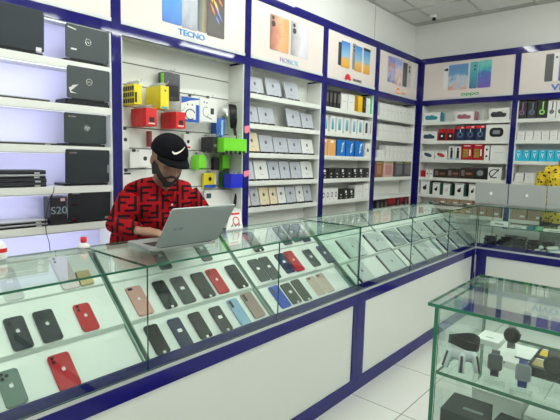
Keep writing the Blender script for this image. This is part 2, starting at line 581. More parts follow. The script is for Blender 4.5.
SLATES = [
    (1, 2.644, 0.256, 0.001, 0.186, 'silver'),
    (1, 3.011, 0.23, -0.023, 0.214, 'silver'),
    (1, 3.302, 0.229, -0.027, 0.187, 'grey'),
    (1, 3.57, 0.239, -0.019, 0.186, 'grey'),
    (1, 3.819, 0.235, -0.016, 0.188, 'silver'),
    (1, 4.104, 0.21, -0.014, 0.188, 'silver'),
    (1, 4.351, 0.23, -0.012, 0.196, 'grey'),
    (1, 4.609, 0.227, -0.011, 0.193, 'grey'),
    (0, 2.584, 0.181, -0.016, 0.168, 'silver'),
    (0, 2.978, 0.256, -0.018, 0.177, 'silver'),
    (0, 3.342, 0.241, -0.01, 0.182, 'silver'),
    (0, 3.599, 0.216, -0.004, 0.166, 'silver'),
    (0, 4.081, 0.203, -0.005, 0.17, 'grey'),
    (0, 4.348, 0.243, -0.006, 0.168, 'grey'),
    (0, 4.611, 0.221, 0.0, 0.176, 'grey'),
]

# ------------------------------------------------------------------ room
WL, WB = 3.0, 6.33            # planes of the two shelved walls
def floor_mat():
    m = bpy.data.materials.new('white_floor_tile'); m.use_nodes = True
    nt = m.node_tree; b = nt.nodes['Principled BSDF']; b.inputs['Roughness'].default_value = 0.12
    tc = nt.nodes.new('ShaderNodeTexCoord')
    mp = nt.nodes.new('ShaderNodeMapping'); mp.inputs['Location'].default_value = (-2.461 + 0.6 * 5, -1.12 + 0.6 * 8, 0)
    nt.links.new(tc.outputs['Object'], mp.inputs[0])
    br = nt.nodes.new('ShaderNodeTexBrick'); br.offset = 0.0; br.squash = 1.0
    br.inputs['Scale'].default_value = 1.0; br.inputs['Brick Width'].default_value = 0.6; br.inputs['Row Height'].default_value = 0.6
    br.inputs['Mortar Size'].default_value = 0.0035; br.inputs['Mortar Smooth'].default_value = 0.2
    br.inputs['Color1'].default_value = (0.62, 0.63, 0.60, 1); br.inputs['Color2'].default_value = (0.60, 0.61, 0.585, 1)
    br.inputs['Mortar'].default_value = (0.22, 0.22, 0.20, 1)
    nt.links.new(mp.outputs[0], br.inputs['Vector']); nt.links.new(br.outputs['Color'], b.inputs['Base Color'])
    return m
struct(MB().box(-3.0, WB + .1, -4.2, WL + .1, -0.1, 0, floor_mat()), 'floor')
ceil_m = mat('ceiling_tile', (0.90, 0.89, 0.84), 0.85, noise=(140, 0.10))
struct(MB().box(-3.0, WB + .1, -4.2, WL + .1, CEIL + 0.012, CEIL + 0.1, ceil_m), 'ceiling')
wall_m = mat('painted_wall', (0.80, 0.80, 0.77), 0.22, noise=(2.0, 0.03))
struct(MB().box(-3.0, WB + .1, WL, WL + .1, 0, CEIL + 0.012, wall_m), 'wall_left')
struct(MB().box(WB, WB + .1, -4.2, WL, 0, CEIL + 0.012, wall_m), 'wall_back')
struct(MB().box(-3.0, WB, -4.3, -4.2, 0, CEIL + 0.012, wall_m), 'wall_right')
struct(MB().box(-3.1, -3.0, -4.3, WL + .1, 0, CEIL + 0.012, wall_m), 'wall_front')
# suspended ceiling grid
bar = mat('grid_bar', (0.50, 0.51, 0.47), 0.6)
g = MB()
x = 5.64 + 0.6
while x > -3.0:
    g.box(x - .008, x + .008, -4.2, WL - .002, CEIL - .004, CEIL + .011, bar); x -= 0.6
struct(g, 'trim_1')
g = MB(); y = 2.66
while y > -4.2:
    g.box(-3.0, WB - .002, y - .008, y + .008, CEIL - .004, CEIL + .011, bar); y -= 0.6
struct(g, 'trim_2')
g = MB().box(-3.0, WB - .025, WL - .022, WL - .001, CEIL - .006, CEIL + .011, bar)
struct(g, 'trim_3')
g = MB().box(WB - .022, WB - .001, -4.2, WL - .025, CEIL - .006, CEIL + .011, bar)
struct(g, 'trim_4')
# thin seam in the wall cladding
struct(MB().box(5.19, 5.196, WL - .003, WL - .0005, 2.9, CEIL - .021, mat('seam', (0.3, 0.31, 0.29), .6)), 'trim_5')

tube_e = mat('lit_tube', (0.9, 0.9, 0.9), 0.4, emit=(TUBE_COLOR, TUBE_STRENGTH))
for i, (x, y) in enumerate(LAMPS):
    t = thing('tube_light', 'twin fluorescent tube lamp hanging just under the ceiling grid', 'light', (x, y, CEIL - .10), group='twin tube ceiling lamps')
    MB().box(-.61, .61, -.05, .05, .05, .095, WHITE_M).box(-.61, -.59, -.045, .045, .0, .05, WHITE_M).box(.59, .61, -.045, .045, 0, .05, WHITE_M).build('housing', t)
    for q in (-.03, .03):
        MB().tube([(-.588, q, .014), (.588, q, .014)], .013, tube_e, 8).build('tube', t)

t = thing('security_camera', 'small white dome camera with black lens under the ceiling corner', 'camera', (5.98, 2.60, CEIL - .012))
MB().lathe([(.045, 0.006), (.05, -.012), (.044, -.03), (.02, -.034)], (0, 0, 0), PAPER).build('housing', t, True)
MB().ball((-.012, -.02, -.045), .026, BLACK).build('lens', t, True)

# ------------------------------------------------------------------ wall shelving
ZR = [2.05, 1.795, 1.545, 1.30, 1.065, 0.83]
GROOVE = mat('slat_groove', (0.12, 0.12, 0.11), 0.6)
def shelving(label, x0, x1, back_m=WHITE_M, rows=ZR, left_post=None, right_post=None, side='left', slats=None, corner=False):
    """local frame: x along the wall, y from front (0) to the wall (.2)"""
    if side == 'left':
        t = thing('shelving_bay', label, 'shelf unit', (x0, 2.8, 0), 0, 'blue framed shelving bays')
    else:
        t = thing('shelving_bay', label, 'shelf unit', (6.13, x0, 0), -PI / 2, 'blue framed shelving bays')
    W = abs(x1 - x0)
    b = MB().box(0, W, .185, .197, .03, 2.89, back_m)
    if slats:
        for z in slats:
            b.box(0.013, W - .013, .1835, .186, z - .004, z + .004, GROOVE)
    b.build('back_panel', t)
    MB().box(0.0005, .012, .006, .184, .09, 2.27, WHITE).build('side_panel', t)
    MB().box(W - .012, W - .0005, .006, .184, .09, 2.27, WHITE).build('side_panel', t)
    for z in rows:
        MB().box(.0125, W - .0125, .004, .183, z - .042, z, WHITE).build('shelf', t)
    lp = left_post or 0
    if lp:
        MB().box(-lp, 0, -.004, .197, .0, 2.895, BLUE).build('post', t)
    if right_post:
        MB().box(W, W + right_post, -.004, .197, .0, 2.895, BLUE).build('post', t)
    MB().box(0, W, -.003, .03, 2.27, 2.335, BLUE).build('lower_rail', t)
    MB().box(0, W, -.003, .184, 2.82, 2.895, BLUE).build('upper_rail', t)
    MB().box(0, W, .0, .184, 0.0, .085, BLUE).build('plinth', t)
    MB().box(.013, W - .013, .008, .184, .09, .60, WHITE).build('base_cabinet', t)
    MB().box(0.013, W - .013, .03, .184, 2.285, 2.30, WHITE).build('top_board', t)
    return t
POST = .0635
shelving('bay of tall shelves with pale lavender backing holding the open laptops', .47, 1.572, LAV, left_post=.07)
shelving('slat wall bay behind the seated shop worker hung with packaged accessories', 1.6355, 2.762, WHITE_M, rows=[1.065, .83], left_post=POST, slats=[2.138, 1.99, 1.84, 1.695, 1.548, 1.40, 1.255])
shelving('shelving bay stocked with rows of leaning silver tablet boxes', 2.8255, 3.86, left_post=POST)
shelving('shelving bay with orange, blue and black phone boxes beside the tablet bay', 3.935, 4.914, left_post=.075)
shelving('shelving bay filled with plain white boxes next to the room corner', 5.0, 6.058, left_post=.086, right_post=.07)
shelving('shelving bay on the far wall with speaker and earphone boxes', 2.74, 1.60, side='back', left_post=.058)
shelving('shelving bay on the far wall with headphone and pale blue boxes', 1.54, .47, side='back', left_post=.06, right_post=.07)

# light boxes above the bays
POSTER = mat('poster_film', (0.68, 0.605, 0.575), 0.22, spec=.4)
def sign(label, x0, x1, side='left'):
    if side == 'left':
        t = thing('brand_sign', label, 'sign', (x0, 2.8, 0), 0, 'poster signs above the shelves')
    else:
        t = thing('brand_sign', label, 'sign', (6.13, x0, 0), -PI / 2, 'poster signs above the shelves')
    W = abs(x1 - x0)
    MB().box(.002, W - .002, .004, .03, 2.337, 2.818, POSTER).build('poster_panel', t)
    MB().box(.002, W - .002, -.004, .003, 2.337, 2.36, mat('grey_strip', (.55, .56, .56), .3)).build('lower_strip', t)
    return t
def pic_phone(t, x0, x1, z0, z1, m, name='phone_picture', cams=None, dy=0.0, r=.012):
    b = MB().slab('xz', x0, x1, z0, z1, r, .0005 - dy, .0039, m)
    p = b.build(name, t)
    if cams:
        c = MB()
        for cx, cz, cr in cams:
            c.prism(circle(cx, cz, cr), 'xz', -.0008 - dy, .0004 - dy, DARK)
        c.build('camera_lens', p)
    return p
BLUTXT = mat('blue_lettering', (0.02, 0.22, 0.55), .3)
# blank panel above the laptops
sign('plain cream poster sign above the laptop shelves', .47, 1.572)
t = sign('poster sign with four dark and blue phones and light blue lettering', 1.6355, 2.762)
o = 1.6355
pic_phone(t, 1.955 - o, 2.118 - o, 2.43, 2.80, gradient_mat('blue_phone_print', [(0, (.02, .12, .45)), (.5, (.05, .25, .62)), (1, (.10, .35, .75))], 2, wave=.5))
pic_phone(t, 2.122 - o, 2.262 - o, 2.425, 2.80, gradient_mat('silver_phone_print', [(0, (.22, .24, .30)), (.5, (.42, .44, .50)), (1, (.26, .28, .34))], 2, wave=.8))
pic_phone(t, 2.266 - o, 2.352 - o, 2.43, 2.80, gradient_mat('dark_phone_print', [(0, (.04, .04, .045)), (.45, (.10, .13, .11)), (.6, (.25, .16, .06)), (1, (.03, .03, .03))], 0, wave=.3))
p = pic_phone(t, 2.355 - o, 2.53 - o, 2.42, 2.80, mat('phone_screen_print', (.03, .022, .02), .3))
fl = MB()
for k, (dx, z, ln, an) in enumerate([(-.03, 2.62, .10, 60), (.0, 2.66, .12, 55), (.03, 2.60, .13, 52), (.045, 2.69, .08, 50), (-.05, 2.70, .08, 58), (.02, 2.55, .07, 55)]):
    cx = 2.44 - o + dx; a = math.radians(180 - an); w_ = .010
    dxx, dzz = math.cos(a), math.sin(a)
    fl.prism([(cx - dxx * ln / 2, z - dzz * ln / 2), (cx - dzz * w_, z + dxx * w_), (cx + dxx * ln / 2, z + dzz * ln / 2), (cx + dzz * w_, z - dxx * w_)], 'xz', -.0006, .0004,
             [mat('flame_orange', (.75, .16, .02), .3), mat('flame_yellow', (.8, .45, .08), .3), mat('flame_blue', (.1, .18, .5), .3)][k % 3])
fl.build('flame_print', p)
text('lettering', 'TECNO', .056, BLUTXT, t, (2.212 - o, .001, 2.388), sx=1.28, bold=.0014)
# peach and pearl phones
t = sign('poster sign with one peach and one pearl phone above the tablet boxes', 2.8255, 3.86)
o = 2.8255
pic_phone(t, 3.065 - o, 3.318 - o, 2.455, 2.752, gradient_mat('peach_print', [(0, (.28, .12, .09)), (.3, (.50, .22, .15)), (.55, (.72, .38, .22)), (1, (.66, .30, .10))], 0, wave=.5), cams=[(3.10 - o, 2.725, .018), (3.105 - o, 2.675, .026)])
MB().ringxz((3.225 - o, 2.64), .052, .060, -.001, .0004, mat('orange_arc', (.75, .32, .10), .3)).build('arc_print', t)
pic_phone(t, 3.352 - o, 3.61 - o, 2.455, 2.762, gradient_mat('pearl_print', [(0, (.30, .28, .31)), (.35, (.52, .49, .52)), (.6, (.66, .64, .66)), (1, (.55, .54, .64))], 0, wave=.5), cams=[(3.392 - o, 2.725, .018), (3.398 - o, 2.675, .026)])
text('lettering', 'HONOR', .060, gradient_mat('honor_letters', [(0, (.40, .28, .55)), (.5, (.2, .35, .6)), (1, (.25, .55, .6))], 0), t, (3.335 - o, .001, 2.387), sx=1.2)
# three skyline phones
t = sign('poster sign with three blue and orange phones and a red petal emblem', 3.935, 4.914)
o = 3.935
sky = gradient_mat('skyline_print', [(0, (.62, .30, .03)), (.3, (.66, .38, .08)), (.45, (.22, .42, .60)), (1, (.03, .18, .50))], 2, wave=.25)
pic_phone(t, 4.13 - o, 4.20 - o, 2.495, 2.73, DARK)
pic_phone(t, 4.185 - o, 4.35 - o, 2.487, 2.755, sky, dy=.0012)
pic_phone(t, 4.405 - o, 4.475 - o, 2.492, 2.77, mat('grey_back_print', (.20, .21, .23), .3), cams=[(4.432 - o, 2.735, .012), (4.432 - o, 2.695, .012)])
pic_phone(t, 4.455 - o, 4.60 - o, 2.485, 2.755, sky, dy=.0012)
pic_phone(t, 4.635 - o, 4.78 - o, 2.483, 2.765, sky)
MB().box(4.635 - o, 4.78 - o, -.001, .0004, 2.735, 2.765, DARK).build('dark_band', t)
fan = MB(); REDP = mat('red_petal', (.65, .02, .03), .3)
for k in range(8):
    a = math.radians(10 + k * 160 / 7); cx, cz = 4.33 - o, 2.355
    ca, sa = math.cos(a), math.sin(a)
    pts = [(.012, 0), (.04, .012), (.062, .006), (.066, 0), (.062, -.006), (.04, -.012)]
    fan.prism([(cx + u * ca - v * sa, cz + .012 + u * sa + v * ca) for u, v in pts], 'xz', -.001, .0039, REDP)
fan.build('petal_emblem', t)
text('lettering', 'HUAWEI', .042, mat('dark_lettering', (.05, .04, .04), .4), t, (4.52 - o, .001, 2.382), sx=1.1)
# pastel phones
t = sign('poster sign with pastel and dark phones and a small orange emblem', 5.0, 6.058)
o = 5.0
pic_phone(t, 5.215 - o, 5.40 - o, 2.475, 2.785, gradient_mat('pastel_print', [(0, (.16, .20, .42)), (.35, (.42, .40, .55)), (.6, (.50, .24, .20)), (1, (.18, .22, .50))], 2, wave=1.6))
pic_phone(t, 5.405 - o, 5.585 - o, 2.468, 2.79, gradient_mat('pastel_print_two', [(0, (.55, .25, .2)), (.4, (.7, .55, .55)), (.7, (.4, .45, .7)), (1, (.25, .3, .6))], 2, wave=1.6))
pic_phone(t, 5.62 - o, 5.74 - o, 2.47, 2.775, mat('charcoal_print', (.08, .08, .085), .3))
pic_phone(t, 5.745 - o, 5.85 - o, 2.48, 2.78, mat('light_grey_print', (.50, .48, .48), .3), cams=[(5.80 - o, 2.735, .022), (5.80 - o, 2.685, .022)])
ORANGE = mat('orange_emblem', (.85, .22, .03), .3)
e = MB().slab('xz', 5.475 - o, 5.545 - o, 2.362, 2.432, .014, -.001, .0039, ORANGE).build('square_emblem', t)
text('lettering', 'mi', .055, PAPER, e, (5.51 - o, -.0015, 2.397), sx=1.1, depth=.0012, bold=.001)
text('lettering', 'xiaomi', .044, mat('orange_text', (.80, .35, .2), .3), t, (5.655 - o, .001, 2.39), sx=1.0)
# far wall signs
t = sign('far wall poster sign with white, blue and teal phones and green lettering', 2.74, 1.60, 'back')
o = 2.74
def bx(y): return o - y
pic_phone(t, bx(2.472), bx(2.41), 2.47, 2.75, mat('white_back_print', (.74, .72, .72), .3), cams=[(bx(2.43), 2.72, .02), (bx(2.455), 2.72, .012)])
pic_phone(t, bx(2.405), bx(2.155), 2.45, 2.775, gradient_mat('river_print', [(0, (.60, .32, .24)), (.3, (.50, .55, .62)), (.6, (.10, .26, .48)), (1, (.08, .22, .45))], 2, wave=1.2))
pic_phone(t, bx(2.13), bx(2.035), 2.452, 2.785, gradient_mat('teal_print', [(0, (.03, .12, .25)), (.5, (.05, .3, .38)), (1, (.08, .38, .42))], 2, wave=.5), cams=[(bx(2.07), 2.73, .012), (bx(2.07), 2.69, .012)])
pic_phone(t, bx(2.03), bx(1.87), 2.453, 2.79, gradient_mat('violet_teal_print', [(0, (.18, .08, .38)), (.45, (.05, .12, .42)), (.7, (.05, .38, .42)), (1, (.15, .5, .45))], 2, wave=1.2))
text('lettering', 'oppo', .082, mat('green_lettering', (.02, .26, .10), .3), t, (bx(2.115), .001, 2.392), sx=1.35, bold=.0015, sy=.8)
t = sign('far wall poster sign with black and violet phones and blue lettering', 1.54, .47, 'back')
o = 1.54
pic_phone(t, bx(1.277), bx(1.195), 2.465, 2.775, mat('black_back_print', (.03, .03, .03), .3), cams=[(bx(1.225), 2.73, .014)])
pic_phone(t, bx(1.19), bx(1.14), 2.465, 2.78, mat('white_back_print', (.7, .7, .7), .3), cams=[(bx(1.165), 2.73, .012)])
pic_phone(t, bx(1.135), bx(1.01), 2.462, 2.785, gradient_mat('violet_print', [(0, (.05, .05, .2)), (.5, (.18, .08, .45)), (1, (.05, .08, .3))], 2, wave=1.0))
pic_phone(t, bx(.98), bx(.85), 2.462, 2.785, gradient_mat('violet_print_two', [(0, (.3, .1, .3)), (.5, (.1, .2, .5)), (1, (.05, .08, .3))], 2, wave=1.0))
text('lettering', 'VIVO', .092, mat('vivo_blue', (.02, .10, .42), .3), t, (bx(1.055), .001, 2.392), sx=1.35, bold=.003)

# ------------------------------------------------------------------ glass counters
def pane(t, name, x0, x1, y0, y1, z0, z1, thin, edge=EDGE):
    return MB().box(x0, x1, y0, y1, z0, z1, GLASS, edge, thin).build(name, t)

def counter(label, loc, rz, W, seams, top_seams, stiles, trays=True, mid=False, depth=.5):
    """local frame: x along the front, y into the case; every pane is a part"""
    t = thing('glass_display_counter', label, 'display counter', loc, rz, 'glass topped display counters')
    MB().box(.002, W - .002, .009, depth - .002, .088, .660, PANEL).build('base_cabinet', t)
    MB().box(0, W, 0, depth, 0, .087, BLUE).build('plinth', t)
    MB().box(0, W, 0, .008, .593, .660, BLUE).build('top_band', t)
    for a, b_ in stiles:
        MB().box(a, b_, .001, .0085, .0875, .5925, BLUE).build('stile', t)
    MB().box(0, W, 0, depth, .6605, .676, ALU).build('channel_rail', t)
    MB().box(0, W, .012, .024, .6765, .712, BLUE).build('inner_band', t)
    MB().box(0.004, W - .004, .026, depth - .014, .6765, .682, WHITE).build('deck', t)
    xs = [0] + seams + [W]
    for a, b_ in zip(xs[:-1], xs[1:]):
        pane(t, 'front_pane', a + .0012, b_ - .0012, .001, .007, .6765, 1.082, 'y')
    xs = [0] + top_seams + [W]
    for a, b_ in zip(xs[:-1], xs[1:]):
        pane(t, 'top_pane', a + .001, b_ - .001, 0, depth, 1.0825, 1.0905, 'z')
    pane(t, 'end_pane', .001, .007, .0085, depth - .014, .6825, 1.082, 'x')
    pane(t, 'end_pane', W - .007, W - .001, .0085, depth - .014, .6825, 1.082, 'x')
    if mid:
        pane(t, 'glass_shelf', .009, W - .009, .03, depth - .03, .890, .896, 'z')
        for k in range(4):
            MB().tube([(.012 + k * (W - .024) / 3, .06, .6825), (.012 + k * (W - .024) / 3, .06, .8895)], .004, CHROME).build('shelf_pin', t)
        pane(t, 'sliding_door', .009, W - .009, depth - .010, depth - .004, .6825, 1.082, 'y')
    else:
        MB().box(.009, W / 2, depth - .012, depth - .007, .6825, 1.080, WHITE).build('sliding_door', t)
        MB().box(W / 2 - .02, W - .009, depth - .0065, depth - .002, .6825, 1.080, WHITE).build('sliding_door', t)
    return t
counter('long glass counter full of phones, nearer half, with the open laptop on it', (.2, 1.465, 0), 0, 2.285, [.755, 1.51], [.755], [(0, .07), (2.245, 2.285)])
counter('far half of the long glass counter, filled with silver tablets', (2.4875, 1.465, 0), 0, 2.2315, [.745, 1.49], [], [(0, .098), (2.16, 2.2315)])
counter('glass counter along the far wall with three silver laptops on top', (4.7215, 1.463, 0), -PI / 2, 2.6, [.87, 1.74], [1.3], [(.012, .105), (1.26, 1.34), (2.53, 2.6)], trays=False, mid=True)

TH = math.radians(40)
TIERS = [(1.495, .69), (1.635, .822), (1.79, .955)]
SIDEG = mat('green_acrylic', (0.26, 0.38, 0.32), 0.2)
LIP_SHADE = mat('lip_shade_grey', (0.50, 0.54, 0.51), 0.4)  # darker grey puts the shadow line between tiers into the lip colour
TRAY = mat('tray_white', (0.74, 0.76, 0.735), 0.35)
def riser(x0, x1, label):
    t = thing('display_riser', label, 'display stand', (x0, 0, 0.6825), 0, 'white stepped risers inside the long counter')
    W = x1 - x0
    prof = [(1.492, .0005), (1.492, .024), (1.63, .138), (1.785, .270), (1.927, .393), (1.927, .0005)]
    for q in (-.006, W + .002):
        MB().prism(prof, 'yz', q, q + .004, SIDEG).build('side_plate', t)
    for k, (y0, z0) in enumerate(TIERS):
        y1 = TIERS[k + 1][0] - .0005 if k < 2 else 1.925
        z1 = z0 + (y1 - y0) * math.tan(TH)
        MB().prism([(y0, 0.0005), (y0, z0 - .6825), (y1, z1 - .6825), (y1, .0005)], 'yz', 0, W, TRAY).build('tier', t)
        if k: MB().box(.002, W - .002, y0 - .0032, y0 - .0006, z0 - .6825 - .015, z0 - .6825 + .003, LIP_SHADE).build('front_lip_shade', t)
    return t
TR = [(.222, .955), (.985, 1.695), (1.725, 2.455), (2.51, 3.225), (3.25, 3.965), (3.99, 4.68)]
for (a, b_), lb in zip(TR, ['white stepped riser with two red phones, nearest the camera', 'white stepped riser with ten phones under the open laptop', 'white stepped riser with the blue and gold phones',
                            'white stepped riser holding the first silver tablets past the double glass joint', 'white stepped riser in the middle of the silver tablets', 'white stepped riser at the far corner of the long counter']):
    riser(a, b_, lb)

# phones lying on the tiers
PCOL = {
    'midnight': ((.018, .024, .032), 'black blue'), 'red': ((.42, .008, .018), 'red'), 'green': ((.13, .19, .17), 'sage green'), 'rose': ((.62, .33, .30), 'rose gold'),
    'black': ((.016, .018, .019), 'black'), 'slate': ((.055, .07, .075), 'slate grey'), 'navy': ((.02, .03, .09), 'dark navy'), 'lightblue': ((.25, .42, .60), 'light blue'),
    'bronze': ((.30, .20, .18), 'bronze pink'), 'blue': ((.01, .06, .45), 'bright blue'), 'olive': ((.055, .065, .05), 'olive black'), 'gold': ((.55, .43, .36), 'pale gold'),
    'grey': ((.12, .13, .135), 'grey'), 'pearl': ((.70, .60, .62), 'pearl pink'), 'white': ((.8, .8, .8), 'white')}
TNAME = ['front', 'middle', 'rear']
cnt = {}
def phone(k, x, w_, s, h, c):
    y0, z0 = TIERS[k]
    w_ = min(max(w_, .066), .078); 
    h = h if h > .12 else .15
    if s + h > .178: s = .178 - h
    s = max(s, .006)
    key = (k, c)
    cnt[k] = cnt.get(k, 0) + 1
    col, word = PCOL[c]
    n = (-math.sin(TH), math.cos(TH)); e = .0008
    loc = (x, y0 + s * math.cos(TH) + e * n[0], z0 + s * math.sin(TH) + e * n[1])
    t = thing('smartphone', f"{word} phone, {ORD[cnt[k]-1]} from the near end on the {TNAME[k]} tier of the long counter", 'phone', loc, rot=(TH, 0, 0), group=f'phones on the {TNAME[k]} tier')
    m = mat('phone_' + c, col, .12, .1, coat=.5)
    MB().slab('xy', 0, w_, 0, h, .011, 0, .0085, m, .0018).build('body', t)
    cam = MB()
    style = {'red': 0, 'midnight': 0, 'green': 1, 'rose': 2, 'lightblue': 3, 'bronze': 3, 'blue': 3, 'gold': 2, 'pearl': 0}.get(c, 4)
    gl = mat('lens_glass', (.008, .008, .01), .05)
    if style in (0, 1):
        b2 = MB().slab('xy', .006, .036, h - .038, h - .006, .009, .0085, .0105, m, .0006)
        bp = b2.build('camera_bump', t)
        for q in ([(.014, h - .014), (.014, h - .030)] + ([(.028, h - .022)] if style else [])):
            cam.prism(circle(q[0], q[1], .0058), 'xy', .0106, .0122, gl)
        cam.build('lens', bp)
    elif style == 2:
        b2 = MB().slab('xy', .007, .030, h - .020, h - .008, .005, .0085, .0100, gl, .0004); b2.build('camera_bump', t)
    elif style == 3:
        b2 = MB().slab('xy', .006, .024, h - .050, h - .007, .006, .0085, .0103, DARK, .0006)
        bp = b2.build('camera_bump', t)
        for q in range(3):
            cam.prism(circle(.015, h - .015 - q * .0125, .0048), 'xy', .0104, .0114, gl)
        cam.build('lens', bp)
    else:
        # face up phones and dark backs: glass front with a small price sticker or clip
        sc_ = MB().slab('xy', .003, w_ - .003, .004, h - .004, .008, .0085, .0088, mat('dark_screen_' + c, tuple(v * .7 for v in col), .06, coat=.6)); sc_.build('screen', t)
    if c in ('red', 'midnight', 'green', 'rose'):
        a = MB(); apple(a, w_ / 2, h * .56, .016, .0086, .0089, mat('logo_silver', (.7, .7, .7), .3), 'xy'); a.build('fruit_emblem', t)
    if style == 4 and cnt[k] % 2 == 0 or c in ('slate', 'navy'):
        MB().slab('xy', w_ * .35, w_ * .35 + .022, h * .50, h * .50 + .016, .002, .0089, .0094, PAPER).build('price_sticker', t)
    if c in ('black', 'olive'):
        MB().box(w_ * .5 - .006, w_ * .5 + .006, -.0008, .010, .0088, .0125, PAPER).build('security_clip', t)
    return t
for r in PHONES:
    x = r[1]
    phone(*r)

scount = {}
def slate(k, x, w_, s, h, c):
    y0, z0 = TIERS[k]
    w_ -= .022; s = .008; h = min(h, .172)
    scount[k] = scount.get(k, 0) + 1
    e = .0008
    loc = (x + .014, y0 + s * math.cos(TH) - e * math.sin(TH), z0 + s * math.sin(TH) + e * math.cos(TH))
    t = thing('tablet', f"{'silver' if c == 'silver' else 'grey'} tablet, {ORD[scount[k]-1]} from the near end on the {TNAME[k]} tier of the far counter half", 'tablet', loc, rot=(TH, 0, 0), group=f'tablets on the {TNAME[k]} tier')
    m = mat('slate_' + c, (.52, .56, .55) if c == 'silver' else (.33, .365, .37), .35, .15)
    MB().slab('xy', -.010, w_ - .012, 0.001, h - .002, .008, 0, .008, BLACK, .001).build('base_half', t)  # black under-layer offset left, standing for the edge thickness and its shadow
    MB().slab('xy', 0, w_, 0, h, .010, .0085, .014, m, .0012).build('lid', t)
    a = MB(); apple(a, w_ / 2, h * .52, .022, .0141, .0145, DARK, 'xy'); a.build('fruit_emblem', t)
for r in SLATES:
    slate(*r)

# ------------------------------------------------------------------ boxes on the shelves
def base(side, row, u0, w_, label, name, cat, group, y=.02):
    z = ZR[row - 1]
    if side == 'left':
        return thing(name, label, cat, (u0, 2.8 + y, z + .0003), 0, group)
    return thing(name, label, cat, (6.13 + y, u0, z + .0003), -PI / 2, group)

CARD = {'white': (.74, .74, .72), 'black': (.018, .018, .018), 'yellow': (.75, .45, .01), 'green': (.02, .45, .13), 'orange': (.72, .36, .10), 'blue': (.01, .14, .50), 'olive': (.20, .17, .09),
        'brown': (.22, .10, .05), 'pink': (.55, .38, .36), 'grey': (.09, .09, .10), 'darkbrown': (.035, .024, .02), 'cyan': (.03, .42, .62), 'red': (.34, .01, .015), 'navy': (.012, .02, .055), 'darkgreen': (.02, .065, .045)}
def card(c): return mat('card_' + c, CARD[c], .4, spec=.25)
ICOL = {'teal': (.02, .19, .25), 'pink': (.30, .10, .13), 'black': (.015, .015, .018), 'navy': (.02, .045, .09), 'red': (.38, .02, .025), 'purple': (.22, .08, .22), 'bluegrey': (.10, .14, .26), 'lime': (.30, .75, .10)}
def ink(c): return mat('ink_' + c, ICOL[c], .35)

